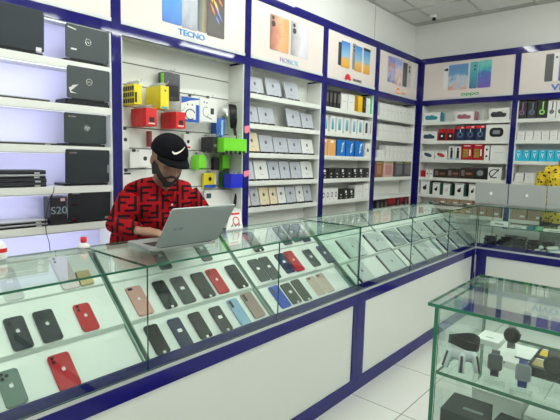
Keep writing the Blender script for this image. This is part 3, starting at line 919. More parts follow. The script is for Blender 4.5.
def product_box(side, row, u0, u1, h, kind, sub, label, group, name='product_box', cat='box'):
    w_ = abs(u1 - u0); t = base(side, row, u0, w_, label, name, cat, group)
    F0, F1 = -.0012, -.0001
    D = .10
    cc = {'white': 'white', 'whiteblue': 'white', 'whitedark': 'white', 'whitelogo': 'white', 'blackmark': 'black', 'ring': 'white', 'speaker': 'white', 'redblack': 'red', 'trio': 'navy', 'camera': 'white',
          'capsule': 'white', 'whiteblack': 'white', 'redyellow': 'red', 'dots': 'white', 'smallred': 'red', 'brown': 'darkbrown' if side == 'back' else 'brown', 'blackcam': 'black', 'cable': 'white', 'earbud': 'white', 'earbudpink': 'white',
          'head': 'black', 'headwhite': 'white', 'cyan': 'cyan'}.get(kind, kind)
    if kind == 'olive': h = .05
    m = card(cc)
    MB().box(0, w_, 0, D, 0, h, m).build('carton', t)
    P = lambda: MB()
    cx = w_ / 2
    if kind in ('yellow', 'blue', 'orange', 'green', 'black') :
        a, b_ = {'yellow': ('olive', 'white'), 'blue': ('cyan', 'white'), 'orange': ('white', 'red'), 'green': ('green', 'white'), 'black': ('grey', 'white')}[kind]
        if kind in ('yellow',):
            P().box(0.002, w_ * .4, F0, F1, .003, h - .003, mat('mustard', (.32, .17, .01), .4)).build('dark_panel', t)
        elif kind == 'blue':
            P().prism([(w_ * .52, h * .2), (w_ * .70, h * .3), (w_ * .85, h * .88), (w_ * .62, h * .78)], 'xz', F0, F1, PAPER).build('white_graphic', t)
            P().prism([(w_ * .60, h * .35), (w_ * .68, h * .38), (w_ * .78, h * .75), (w_ * .66, h * .66)], 'xz', F0 - .0006, F0 - .0001, mat('green_ink', (.1, .4, .15), .4)).build('green_graphic', t)
        elif kind == 'orange':
            P().box(w_ * .3, w_ * .7, F0, F1, h * .80, h * .95, PAPER).build('white_graphic', t)
            P().box(0.0005, w_ * .1, F0, F1, 0.002, h - .002, mat('pale_orange', (.7, .5, .4), .4)).build('pale_strip', t)
        elif kind == 'black' and h > .1:
            P().slab('xz', w_ * .25, w_ * .75, h * .3, h * .85, .006, F0, F1, mat('dim_print', (.10, .09, .08), .3)).build('phone_print', t)
    elif kind == 'white':
        P().box(w_ * .25, w_ * .75, F0, F1, h * .5, h * .56, mat('faint_print', (.55, .56, .56), .5)).build('faint_print', t)
    elif kind in ('whiteblue', 'whitedark'):
        mm = gradient_mat('phone_box_blue', [(0, (.02, .22, .32)), (.5, (.08, .35, .45)), (1, (.35, .5, .62))], 2) if kind == 'whiteblue' else DARK
        P().slab('xz', w_ * .28, w_ * .72, h * .16, h * .86, .008, F0, F1, mm).build('phone_print', t)
    elif kind == 'whitelogo':
        P().prism(circle(cx, h * .48, .020), 'xz', F0, F1, DARK).prism(circle(cx - .012, h * .58, .010), 'xz', F0, F1, DARK).build('earphone_print', t)
    elif kind == 'blackmark':
        b = P()
        if (round(u0 * 100) % 3): P().box(w_ * .25, w_ * .55, F0, F1, h * .62, h * .85, PAPER).build('white_mark', t)
        P().box(w_ * .4, w_ * .6, F0, F1, h * .42, h * .52, PAPER).build('white_mark', t)
        P().box(w_ * .42, w_ * .58, F0, F1, h * .12, h * .2, PAPER).build('white_mark', t)
    elif kind == 'ring':
        P().ringxz((cx, h * .48), .020, .030, F0, F1, BLACK, sx=.62).build('earbud_print', t)
    elif kind == 'speaker':
        i = ink(sub)
        b = P().slab('xz', w_ * .16, w_ * .84, h * .22, h * .58, h * .17, F0, F1, i)
        b.prism(circle(w_ * .24, h * .45, h * .24, 16, 1.1), 'xz', F0 - .0005, F1, i).prism(circle(w_ * .5, h * .56, h * .16, 16, 1.8), 'xz', F0 - .0004, F1, i)
        b.build('speaker_print', t)
        P().box(.004, .016, F0, F1, h - .016, h - .006, mat('orange_tab', (.8, .3, .08), .4)).build('corner_tab', t)
        if sub != 'black':
            MB().box(w_ + .0005, w_ + .022, .01, D, 0, h * .98, ink(sub)).build('coloured_sleeve', t)
    elif kind == 'capsule':
        i = ink(sub)
        pts = circle(0, 0, 1, 18); a = math.radians(-18)
        b = P().prism([(w_ * .5 + (u * w_ * .34) * math.cos(a) - v * h * .22 * math.sin(a), h * .52 + u * w_ * .34 * math.sin(a) + v * h * .22 * math.cos(a)) for u, v in pts], 'xz', F0, F1, i)
        b.build('speaker_print', t)
        P().box(.002, .010, F0, F1, h * .25, h * .4, RED).build('corner_tab', t)
    elif kind == 'redblack':
        P().slab('xz', w_ * .14, w_ * .90, h * .06, h * .66, .006, F0, F1, BLACK).build('black_window', t)
        P().prism(circle(cx, h * .40, min(w_, h) * .14), 'xz', F0 - .0006, F0 - .0001, PAPER).build('product_print', t)
    elif kind == 'trio':
        P().box(.002, w_ * .98, F0, F1, h * .80, h * .97, RED).build('red_header', t)
        P().ringxz((cx, h * .40), w_ * .17, w_ * .30, F0, F1, mat('pale_blue_ink', (.06, .12, .22), .4)).build('headset_print', t)
        P().box(cx - .004, cx + .004, F0, F1, h * .58, h * .78, PAPER).build('headband_mark', t)
        P().box(w_ * .60, w_ * .80, F0 - .0006, F0 - .0001, h * .84, h * .93, PAPER).build('white_mark', t)
    elif kind == 'camera':
        b = P().slab('xz', w_ * .16, w_ * .76, h * .22, h * .80, h * .22, F0, F1, BLACK).build('device_print', t)
        P().slab('xz', w_ * .30, w_ * .62, h * .40, h * .64, .01, F0 - .0006, F0 - .0001, mat('mid_grey', (.20, .20, .22), .3)).build('screen_print', b)
    elif kind == 'whiteblack':
        P().box(w_ * .32, w_ * .74, F0, F1, h * .12, h * .72, BLACK).prism(circle(w_ * .5, h * .82, w_ * .2), 'xz', F0, F1, BLACK).build('product_print', t)
        P().box(w_ * .1, w_ * .9, F0, F1, .003, h * .1, mat('blue_ink', (.15, .35, .5), .4)).build('blue_footer', t)
    elif kind == 'redyellow':
        b = P()
        for q in range(3): b.box(w_ * .14, w_ * .62, F0, F1, h * (.16 + q * .18), h * (.31 + q * .18), mat('khaki_window', (.25, .22, .02), .4))
        b.build('earplug_window', t)
        P().box(w_ * .72, w_ * .86, F0, F1, h * .25, h * .65, PAPER).box(w_ * .2, w_ * .8, F0, F1, h * .86, h * .9, PAPER).build('white_marks', t)
    elif kind in ('dots', 'smallred'):
        b = P(); i = BLACK if kind == 'dots' else mat('dark_red', (.15, .0, .0), .4)
        nn = 2 if h > .12 else 1
        for q in range(nn):
            b.prism(circle(cx, h * (.28 + .44 * q) if nn == 2 else h * .5, min(w_, h) * .22), 'xz', F0, F1, i)
        b.build('product_print', t)
    elif kind == 'brown' and side == 'back':
        P().slab('xz', w_ * .10, w_ * .35, h * .25, h * .80, .01, F0, F1, mat('grey_ink', (.14, .13, .12), .4)).build('headphone_print', t)
        P().box(w_ * .45, w_ * .88, F0, F1, h * .36, h * .58, mat('rust_ink', (.22, .07, .03), .4)).build('rust_graphic', t)
    elif kind == 'brown':
        P().slab('xz', w_ * .2, w_ * .8, h * .2, h * .75, .01, F0, F1, mat('tan_ink', (.35, .18, .09), .4)).build('product_print', t)
        P().box(w_ * .1, w_ * .9, F0, F1, h * .86, h * .97, mat('olive_ink', (.25, .28, .10), .4)).build('header', t)
    elif kind in ('pink', 'grey'):
        P().slab('xz', w_ * .15, w_ * .85, h * .15, h * .78, .01, F0, F1, mat('rose_ink', (.45, .20, .20), .4) if kind == 'pink' else mat('slate_ink', (.15, .15, .16), .3)).build('product_print', t)
        P().box(w_ * .1, w_ * .9, F0, F1, h * .86, h * .97, mat('olive_ink', (.25, .28, .10), .4)).build('header', t)
    elif kind == 'blackcam':
        P().prism(circle(cx, h * .55, h * .24, 16, 1.2), 'xz', F0, F1, mat('mid_grey', (.2, .2, .22), .3)).build('lens_print', t)
    elif kind == 'cable':
        b = P().ringxz((w_ * .5, h * .5), h * .28, h * .36, F0, F1, DARK, sx=1.2, a0=40, a1=300)
        b.prism([(w_ * .15, h * .15), (w_ * .22, h * .12), (w_ * .86, h * .85), (w_ * .78, h * .90)], 'xz', F0 - .0005, F1, DARK).build('cable_print', t)
    elif kind in ('earbud', 'earbudpink'):
        i = BLACK if kind == 'earbud' else mat('skin_ink', (.62, .50, .45), .4)
        b = P().prism(circle(w_ * .48, h * .44, w_ * .22, 14, 1.0), 'xz', F0, F1, i)
        b.prism([(w_ * .30, h * .36), (w_ * .38, h * .30), (w_ * .72, h * .62), (w_ * .60, h * .70)], 'xz', F0 - .0004, F1, i)
        b.build('earbud_print', t)
        P().box(w_ * .15, w_ * .85, F0, F1, h * .90, h * .94, PRINT).build('header', t)
        MB().box(w_ + .0005, w_ + .028, .004, D, 0, h * .96, card('darkgreen')).build('green_sleeve', t)
    elif kind in ('head', 'headwhite'):
        i = ink(sub)
        P().ringxz((cx, h * .36), w_ * .17, w_ * .30, F0, F1, i).build('ear_cup_print', t)
        P().prism([(cx - w_ * .02, h * .50), (cx + w_ * .12, h * .50), (cx + w_ * .16, h * .96), (cx + w_ * .02, h * .96)], 'xz', F0, F1, i).build('headband_print', t)
        P().prism(circle(cx, h * .36, w_ * .14), 'xz', F0, F1, mat('cup_shade', (.05, .05, .06), .4)).build('ear_cushion_print', t)
    elif kind == 'cyan':
        b = P().prism([(w_ * .3, h * .70), (w_ * .4, h * .70), (w_ * .62, h * .30), (w_ * .52, h * .30)], 'xz', F0, F1, PAPER)
        b.prism([(w_ * .62, h * .70), (w_ * .72, h * .70), (w_ * .58, h * .48), (w_ * .52, h * .54)], 'xz', F0, F1, PAPER).build('letter_mark', t)
        P().box(w_ * .3, w_ * .7, F0, F1, h * .86, h * .93, PAPER).build('header', t)
    return t

WORD = {'white': 'plain white box', 'whiteblue': 'white box with a blue phone picture', 'whitedark': 'white box with a dark phone picture', 'whitelogo': 'white box with a black earphone', 'blackmark': 'small black box with white marks',
        'ring': 'white box with a black ring picture', 'redblack': 'red box with a black window', 'trio': 'navy box with red header', 'camera': 'white box with a black rounded device', 'whiteblack': 'slim white box with a black strip',
        'redyellow': 'red box with a khaki window', 'dots': 'white box with dark dots', 'smallred': 'tiny red box', 'brown': 'dark brown box', 'blackcam': 'black box with a lens picture', 'cable': 'white box with a coiled cable picture',
        'earbud': 'white earphone box with green side', 'earbudpink': 'white box with a pale earphone', 'cyan': 'light blue box with white letter', 'black': 'black box', 'yellow': 'yellow box', 'green': 'bright green box',
        'orange': 'orange box', 'blue': 'blue box with a white graphic', 'olive': 'thin olive box lying flat', 'pink': 'pink patterned box', 'grey': 'dark grey box'}
ROWN = ['top', 'second', 'third', 'fourth', 'fifth', 'lowest']
def stock(table, side, bay, gname):
    c = {}
    for r in table:
        row, u0, u1, h, kind = r[:5]; sub = r[5] if len(r) > 5 else None
        c[row] = c.get(row, 0) + 1
        wd = WORD.get(kind)
        if kind == 'speaker': wd = f'white box with a {sub} speaker'
        if kind == 'capsule': wd = f'low white box with a {sub} pill speaker'
        if kind == 'head': wd = f'black box with {"blue grey" if sub == "bluegrey" else sub} headphones'
        if kind == 'headwhite': wd = 'white box with black headphones'
        gap = .003 * (1 if side == 'left' else -1)
        if kind in ('earbud', 'earbudpink') or (kind == 'speaker' and sub != 'black'): pass
        product_box(side, row, u0, u1 - gap, h, kind, sub, f'{wd}, {ORD[c[row]-1]} from left on {ROWN[row-1]} shelf, {bay}', f'boxes on the {ROWN[row-1]} shelf of the {gname}')
stock(HUAWEI, 'left', 'phone box bay', 'phone box bay')
stock(XIAOMI, 'left', 'corner bay', 'corner bay')
stock(OPPO, 'back', 'speaker bay', 'speaker bay')
stock(VIVO, 'back', 'headphone bay', 'headphone bay')

# leaning tablet boxes with black easels
TCOL = {'silver': ((.46, .48, .54), 'silver grey'), 'cream': ((.70, .60, .42), 'cream'), 'white': ((.72, .73, .72), 'white')}
c = {}
for row, u0, u1, h, col in TABLETS:
    c[row] = c.get(row, 0) + 1
    cc, word = TCOL[col]
    w_ = min(u1 - u0 - .006, .2)
    h = max(h, .155); h = min(h, .185)
    t = base('left', row, u0, w_, f'{word} tablet, {ORD[c[row]-1]} from left on the {ROWN[row-1]} shelf of the tablet bay', 'boxed_tablet', 'tablet', f'tablets on the {ROWN[row-1]} shelf', y=.035)
    ez = MB().box(w_ * .12, w_ * .40, -.022, .05, 0, .014, BLACK).box(w_ * .60, w_ * .88, -.022, .05, 0, .014, BLACK)
    ez.prism([(.035, .013), (.045, .013), (.075, .11), (.068, .11)], 'yz', w_ * .4, w_ * .6, BLACK).box(w_ * .38, w_ * .62, .03, .05, 0, .012, BLACK)
    ez.build('easel', t)
    a = math.radians(14)
    lid = MB().slab('xz', 0, w_, 0, h - .012, .012, 0, .014, mat('tab_' + col, cc, .25, .1), .0015)
    p = lid.build('tablet_body', t); p.location = (0, .0, .0125); p.rotation_euler = (-a, 0, 0)
    q = MB(); apple(q, w_ * .48, h * .56, .034, -.0006, -.0001, mat('emblem_dark', (.05, .05, .06), .3)); q = q.build('fruit_emblem', p)
    MB().box(w_ * .38, w_ * .62, -.0006, -.0001, h * .22, h * .25, PRINT).build('printed_line', p)

# ------------------------------------------------------------------ laptops on the left shelves
def open_laptop(label, x, y, z, w_, h, col, brand=None, tilt=12, group='laptops on the left shelves', depth=.165, rz=0, key='dark'):
    """lid back towards the shop, keyboard half behind it"""
    t = thing('laptop', label, 'laptop', (x, y, z), rz, group)
    MB().slab('xy', 0, w_, .004, depth, .012, 0.0003, .015, BLACK if key == 'dark' else SILVER, .002).build('base_half', t)
    MB().box(.02, w_ - .02, .03, depth * .62, .0152, .0165, DARK).build('keyboard', t)
    MB().tube([(w_ * .12, .004, .017), (w_ * .88, .004, .017)], .006, DARK if key == 'dark' else SILVER).build('hinge', t)
    m = mat('lid_' + col[0], col[1], col[2], spec=.5 if 'silver' in col[0] else .22)
    p = MB().slab('xz', 0, w_, 0, h, .010, -.004, .004, m, .0015).build('lid', t)
    p.location = (0, .0, .018); p.rotation_euler = (math.radians(tilt), 0, 0)
    MB().box(.012, w_ - .012, .0041, .0046, .014, h - .010, mat('dead_screen', (.01, .012, .015), .08)).build('screen', p)
    if brand == 'ring':
        MB().ringxz((w_ * .5, h * .56), .017, .020, -.0052, -.0041, CHROME).build('round_emblem', p)
        text('lettering', 'DELL', .013, CHROME, p, (w_ * .5, -.0046, h * .56), depth=.0004)
    elif brand == 'hp':
        MB().ringxz((w_ * .52, h * .52), .0, .021, -.0048, -.0041, mat('emblem_grey', (.10, .11, .11), .3)).build('round_emblem', p)
        text('lettering', 'hp', .034, CHROME, p, (w_ * .52, -.0055, h * .535), depth=.0004, shear=.35)
    elif brand == 'acer':
        text('lettering', 'acer', .026, CHROME, p, (w_ * .16, -.0048, h * .55), depth=.0004)
    elif brand == 'apple':
        q = MB(); apple(q, w_ * .5, h * .53, .032, -.0052, -.0041, mat('logo_bright', (.9, .92, .92), .25)); q.build('fruit_emblem', p)
    if brand in ('hp', 'lenovo', 'acer'):
        MB().prism(circle(.030, h - .022, .005), 'xz', -.005, -.0041, mat('round_ink', (.4, .25, .05), .4)).box(.038, .07, -.005, -.0041, h - .025, h - .019, PRINT).build('small_print', p)
    if brand == 'lenovo':
        MB().box(w_ - .014, w_ - .008, -.005, -.0041, h * .30, h * .55, CHROME).build('side_badge', p)
    return t, p
GREYL = ('graphite', (.055, .065, .07), .35)
DKL = ('charcoal', (.022, .027, .032), .4)
SILVL = ('silver', (.33, .345, .34), .32)
_, p = open_laptop('large black laptop at the left end of the top laptop shelf', .80, 2.815, 2.0505, .36, .225, ('slateblack', (.022, .028, .036), .4), tilt=4)
MB().box(.315, .345, -.0052, -.0041, -.022 + .024, .024, PAPER).build('barcode_label', p)
_, p = open_laptop('dark grey laptop with round emblem on the top shelf under the cream sign', 1.283, 2.815, 2.0505, .272, .195, GREYL, 'ring', tilt=3)
MB().prism([(.01, .175), (.06, .165), (.062, .172), (.012, .181)], 'xz', -.0052, -.0041, PAPER).build('tape_mark', p)
MB().slab('xz', .03, .065, .05, .06, .003, -.0052, -.0041, PAPER).build('small_sticker', p)
# second shelf: the laptop stands on a closed one
def closed_laptop(label, x, y, z, w_, d, col, th=.018, rz=0, group='closed laptops stacked on the left shelves', tabs=True):
    t = thing('closed_laptop', label, 'laptop', (x, y, z), rz, group)
    MB().slab('xy', 0, w_, 0, d, .012, .0003, th * .55, BLACK, .002).build('base_half', t)
    MB().slab('xy', 0, w_, 0.002, d, .012, th * .58, th - .0005, mat('lid_' + col[0], col[1], col[2], spec=.5 if 'silver' in col[0] else .22), .002).build('lid', t)
    if tabs:
        for q in (.04, w_ - .07):
            MB().box(q, q + .03, -.002, -.0003, .002, th * .5, ALU).build('hinge_cap', t)
    return t
closed_laptop('closed black laptop under the open grey one on the second laptop shelf', 1.275, 2.808, 1.7955, .285, .165, DKL, .02, tabs=False)
_, p = open_laptop('dark grey laptop with round emblem standing on a closed black laptop', 1.285, 2.815, 1.8160, .272, .190, ('graphite_two', (.06, .07, .075), .3), 'ring', tilt=3)
MB().prism([(.01, .06), (.07, .085), (.03, .075), (.02, .04), (.06, .03), (.02, .03)], 'xz', -.0052, -.0041, PAPER).build('tape_marks', p)
closed_laptop('thin closed laptop at the left end of the second laptop shelf', .86, 2.812, 1.7955, .33, .165, ('silver', (.33, .345, .34), .32), .014, tabs=False)
open_laptop('dark green grey laptop with round two-letter emblem on the third laptop shelf', 1.262, 2.815, 1.5455, .268, .182, ('greygreen', (.035, .045, .045), .4), 'hp', tilt=2)
closed_laptop('thin closed silver laptop at the left end of the third laptop shelf', .80, 2.812, 1.5455, .42, .165, ('silver', (.33, .345, .34), .32), .014)
_, p = open_laptop('black laptop with a side badge on the fourth laptop shelf', 1.262, 2.815, 1.3005, .285, .208, DKL, 'lenovo', tilt=3)
for i in range(4):
    closed_laptop(['closed black laptop at the bottom of the stack of four', 'closed black laptop second from the bottom of the stack of four', 'closed silver laptop third from the bottom of the stack of four', 'closed dark laptop topmost of the stack of four'][i],
                  .82 + .004 * (i % 2), 2.812 + .004 * i, 1.3005 + i * .0245, .335, .160, [DKL, DKL, SILVL, DKL][i], .024)
_, p = open_laptop('black laptop with small silver lettering on the lowest laptop shelf', 1.275, 2.815, 1.0655, .275, .192, ('soft_black', (.016, .018, .022), .45), 'acer', tilt=2)
MB().box(.02, .045, -.006, -.0042, .0, .014, CHROME).box(.235, .26, -.006, -.0042, .0, .014, CHROME).build('hinge_cap', p)
for i in range(2):
    closed_laptop(['closed silver laptop under another at the left end of the lowest shelf', 'closed grey laptop on top of another on the lowest laptop shelf'][i], .80, 2.812 + .004 * i, 1.0655 + i * .0205, .355, .160, [SILVL, SILVL][i], .02)
# boxed phone with big numerals
t = thing('phone_box', 'black box with large pale letters and numerals beside the lowest laptop', 'box', (1.168, 2.815, 1.0655))
MB().box(0, .100, 0, .09, .0003, .17, mat('ink_black', (.012, .014, .022), .3)).build('carton', t)
text('lettering', 'S20', .062, mat('pale_print', (.25, .33, .38), .4), t, (.052, -.0008, .088), depth=.0005, sx=1.1)
MB().box(.062, .088, -.0012, -.0002, .145, .162, mat('pinkish_label', (.6, .4, .4), .4)).build('price_label', t)
# hanging charger cable
b = MB().tube([(1.185, 2.793, 1.30), (1.182, 2.79, 1.275), (1.165, 2.788, 1.24), (1.150, 2.787, 1.21), (1.135, 2.787, 1.15), (1.125, 2.786, 1.09), (1.13, 2.786, 1.03), (1.145, 2.786, .97), (1.150, 2.786, .90), (1.14, 2.786, .80)], .0022, BLACK)
b.tube([(1.170, 2.788, 1.255), (1.158, 2.788, 1.225)], .007, BLACK)
tag(b.build('charger_cable', smooth=True), 'thin black charger cable hanging down in front of the laptop shelves', 'cable')

# unseen strip lamps, added under the laptop shelves to brighten the lavender backing
strip_e = mat('added_strip_lamp', (.9, .9, 1.), .4, emit=((.80, .82, 1.0), 0.8))
for i, z in enumerate([2.27, 2.008, 1.753, 1.503, 1.258, 1.023]):
    t = thing('added_strip_light', f'added thin cool white lamp strip under the {["top rail", "top shelf", "second shelf", "third shelf", "fourth shelf", "fifth shelf"][i]} of the laptop bay', 'light', (.5, 2.808, z), 0, 'added lamp strips of the laptop bay')
    MB().box(.0, 1.05, 0, .012, -.006, -.0003, ALU).build('housing', t)
    MB().box(.005, 1.045, .002, .010, -.0075, -.0062, strip_e).build('diffuser', t)
    l = bpy.data.lights.new('added_strip_glow', 'AREA'); l.shape = 'RECTANGLE'; l.size = 1.0; l.size_y = .012; l.energy = STRIP_FILL_POWER; l.color = (.82, .84, 1.0)
    o = bpy.data.objects.new('added_strip_glow', l); COL.objects.link(o); o.parent = t; o.location = (.525, .006, -.009); o.rotation_euler = (math.radians(62), 0, 0)

# ------------------------------------------------------------------ accessories on the slat wall
HK = {'yellowblack': ('black and yellow blister pack', 5), 'yellow': ('plain yellow packet', 6), 'charcoal': ('charcoal box with a green edge', 2), 'red': ('red box', 6), 'blue': ('deep blue box', 3), 'black': ('black box', 4),
      'green': ('lime green packet', 6), 'greenbag': ('lime green pouch', 3), 'blackbag': ('black pouch', 2), 'yellowblue': ('yellow and blue packet', 2), 'darkgreen': ('dark green packet', 2), 'blueplastic': ('shiny blue packet', 2),
      'darkred': ('dark red packet', 1), 'whitebox': ('white box', 1), 'router': ('large white box with a dark label', 1)}
HC = {'yellowblack': YELLOW, 'yellow': YELLOW, 'charcoal': mat('charcoal_card', (.035, .038, .045), .4), 'red': RED, 'blue': mat('blue_card', (.01, .08, .35), .3), 'black': mat('black_card', (.02, .02, .022), .4), 'green': GREEN, 'greenbag': GREEN,
      'blackbag': BLACK, 'yellowblue': YELLOW, 'darkgreen': mat('darkgreen_card', (.01, .10, .02), .35), 'blueplastic': mat('blue_film', (.01, .02, .5), .2), 'darkred': mat('darkred_card', (.2, .01, .01), .4), 'whitebox': PAPER, 'router': PAPER}
WHERE = ['in the stack by the blue post', 'above the second red stack', 'high on the slat wall', 'in the stack above the cap', 'in the stack right of the cap', 'under the white cable pack', 'beside the big green stack', 'in the big stack near the tablet bay',
         'beside the cap brim', 'between the two small green ones', 'under the small black boxes', 'low beside the shoulder', 'low in the middle right', 'next to the pink sticker', 'behind the cap', 'behind the shoulder', 'resting above the laptop lid']
for i, (x0, x1, yf, yb, z0, z1, kind) in enumerate(HOOK):
    word, n = HK[kind]; w_ = x1 - x0; h = z1 - z0; m = HC[kind]
    xc = (x0 + x1) / 2
    if kind not in ('router', 'whitebox', 'darkred'):
        hk = MB().tube([(xc, 2.984, z1 + .012), (xc, yf - .03, z1 + .012), (xc, yf - .045, z1 + .028)], .0025, CHROME, 6)
        tag(hk.build('display_hook', smooth=True), f'metal hook of the {word} {WHERE[i]}', 'hook', 'display hooks')
    n = max(1, min(n, int((yb - yf) / .012)))
    for k in range(n):
        d = (yb - yf) / n; y = yf + k * d
        t = thing('hanging_packet' if kind in ('greenbag', 'blackbag', 'yellowblue', 'blueplastic', 'darkgreen', 'green') else 'hanging_box', f'{word}, {ORD[k]} from the front {WHERE[i]}' if n > 1 else f'{word} {WHERE[i]}' if kind != 'router' else f'{word} {WHERE[i]}', 'package', (x0, y, z0), 0, f'{word} stack {WHERE[i]}')
        dz = random.uniform(-.002, .002) if k else 0
        b = MB()
        if kind in ('greenbag', 'blackbag'):
            b.prism([(0, 0), (w_, 0), (w_ * .97, h * .85), (w_ * .75, h), (w_ * .25, h), (w_ * .03, h * .85)], 'xz', 0.0005, d - .002, m)
        else:
            b.slab('xz', 0, w_, dz, h + dz, .004, .0005, d - .002, m, .0012)
        b.build('pouch' if 'bag' in kind else 'carton', t)
        MB().slab('xz', w_ * .5 - .014, w_ * .5 + .014, h + dz + .0005, h + dz + .024, .006, d * .4, d * .4 + .001, mat('hang_tab', (.35, .35, .33), .3) if kind != 'router' else PAPER).build('hang_tab', t) if kind not in ('router', 'whitebox', 'darkred') else None
        if kind == 'yellowblack':
            q = MB()
            for s in range(3):
                q.box(-.0012, -.0002, .003 + 0 * s, d - .004, h * (.08 + .30 * s), h * (.30 + .30 * s), BLACK)
            q.box(w_ * .1, w_ * .35, -.0009, .0003, h * .1, h * .6, BLACK)
            q.build('black_print', t)
        if k == 0:
            if kind == 'red':
                MB().slab('xz', w_ * .30, w_ * .75, h * .22, h * .5, .004, -.0009, .0003, BLACK).build('product_print', t)
                MB().box(w_ * .2, w_ * .8, -.0009, .0003, h * .12, h * .18, PAPER).build('white_line', t)
            elif kind == 'charcoal':
                MB().box(-.003, -.0002, 0, d - .003, .01, h - .01, GREEN).build('green_edge', t)
                MB().slab('xz', w_ * .12, w_ * .88, h * .12, h * .55, .006, -.0009, .0003, BLACK).build('product_print', t)
            elif kind == 'yellow':
                MB().box(w_ * .1, w_ * .9, -.0009, .0003, h * .02, h * .10, mat('teal_ink', (.05, .3, .35), .4)).prism(circle(w_ * .55, h * .8, .007), 'xz', -.0009, .0003, DARK).build('printed_band', t)
            elif kind in ('green', 'greenbag'):
                q = MB()
                for s in range(5): q.box(w_ * (.06 + s * .19), w_ * (.17 + s * .19), -.0009, .0003, -.018 if kind == 'green' else .004, h * .12 if kind == 'green' else h * .15, BLACK)
                q.box(w_ * .06, w_ * .93, -.0009, .0003, h * .05, h * .09, BLACK)
                q.build('black_fringe', t)
            elif kind == 'blue':
                MB().box(w_ * .55, w_ * .8, -.0009, .0003, h * .1, h * .9, mat('pale_blue_gloss', (.3, .45, .7), .2)).build('pale_stripe', t)
            elif kind == 'black':
                text('lettering', 'SIC', .03, mat('grey_letters', (.35, .35, .35), .4), t, (w_ * .5, -.0006, h * .45), depth=.0004)
            elif kind == 'yellowblue':
                MB().box(w_ * .03, w_ * .97, -.0009, .0003, .002, h * .22, mat('cobalt_ink', (.01, .08, .4), .3)).build('blue_footer', t)
                MB().prism(circle(w_ * .5, h * .6, .02, 5), 'xz', -.0009, .0003, BLACK).build('product_print', t)
                MB().box(w_ * .86, w_ * .98, -.0009, .0003, h * .25, h * .95, PAPER).build('white_edge', t)
            elif kind == 'router':
                MB().box(.004, .055, -.0009, .0003, h * .52, h * .82, mat('screen_teal', (.02, .06, .07), .3)).build('dark_label', t)
            elif kind == 'whitebox':
                MB().prism(circle(w_ * .55, h * .5, .016), 'xz', -.0009, .0003, DARK).build('earphone_print', t)
    
for i, (x0, x1, y, z0, z1, kind) in enumerate(CARDS):
    w_ = x1 - x0; h = z1 - z0
    lab = {'bluecable': 'white and blue pack with a looped cable picture on the slat wall', 'whitecable': 'white pack with a grey cable picture beside the blue and white one', 'earphone': 'small white earphone card next to the blue post',
           'whitedark': 'white card with a dark top edge by the shoulder', 'redwhite': 'white earphone card with red stripe right of the cap', 'plain': 'plain white box between the post and the head'}[kind]
    t = thing('hanging_card', lab, 'package', (x0, y, z0), 0)
    d = .02
    MB().slab('xz', 0, w_, 0, h, .004, 0, d, PAPER, .001).build('carton', t)
    tube = MB().tube([(x0 + w_ / 2, 2.984, z1 + .008), (x0 + w_ / 2, y - .04, z1 + .008), (x0 + w_ / 2, y - .055, z1 + .024)], .0025, CHROME, 6)
    tag(tube.build('display_hook', smooth=True), {'bluecable': 'metal hook holding the white and blue cable pack', 'whitecable': 'metal hook holding the white cable pack', 'earphone': 'metal hook of the small earphone card by the post', 'whitedark': 'metal hook of the card by the shoulder',
        'redwhite': 'metal hook of the red striped earphone card', 'plain': 'metal hook of the plain white box'}[kind], 'hook', 'display hooks')
    MB().slab('xz', w_ / 2 - .014, w_ / 2 + .014, h + .0005, h + .02, .005, d * .4, d * .5, DARK).build('hang_tab', t)
    if kind == 'bluecable':
        MB().prism([(.003, h * .72), (.003, h - .003), (w_ - .003, h - .003), (w_ - .003, h * .93), (w_ * .5, h * .86)], 'xz', -.001, -.0001, mat('cobalt_ink', (.01, .08, .4), .3)).box(w_ * .8, w_ - .003, -.001, -.0001, .003, h * .72, mat('cobalt_ink', (0, 0, 0), .3)).box(.003, w_ - .003, -.0012, -.0001, .003, h * .12, mat('cobalt_ink', (0, 0, 0), .3)).build('blue_print', t)
        MB().ringxz((w_ * .5, h * .32), .034, .041, -.0014, -.0001, DARK, sx=1.2, a0=20, a1=310).prism(circle(w_ * .35, h * .7, .006), 'xz', -.001, -.0001, BLACK).prism(circle(w_ * .6, h * .7, .006), 'xz', -.001, -.0001, BLACK).build('cable_print', t)
    elif kind == 'whitecable':
        MB().ringxz((w_ * .35, h * .42), .034, .040, -.0012, -.0001, PRINT, sx=.8, a0=60, a1=330).prism([(w_ * .3, h * .25), (w_ * .34, h * .2), (w_ * .7, h * .1), (w_ * .66, h * .17)], 'xz', -.0012, -.0001, PRINT).build('cable_print', t)
        MB().slab('xz', w_ * .62, w_ * .82, h * .34, h * .6, .004, -.001, -.0001, DARK).prism(circle(w_ * .25, h * .82, .006), 'xz', -.001, -.0001, DARK).prism(circle(w_ * .4, h * .80, .006), 'xz', -.001, -.0001, DARK).build('plug_print', t)
    elif kind in ('earphone', 'redwhite'):
        MB().prism(circle(w_ * .5, h * .52, .014), 'xz', -.001, -.0001, DARK).build('earphone_print', t)
        if kind == 'redwhite': MB().box(.004, w_ - .02, -.001, -.0001, h * .12, h * .22, RED).build('red_stripe', t)
    elif kind == 'whitedark':
        MB().box(.002, w_ - .002, -.001, -.0001, h * .82, h * .95, DARK).build('dark_edge', t)
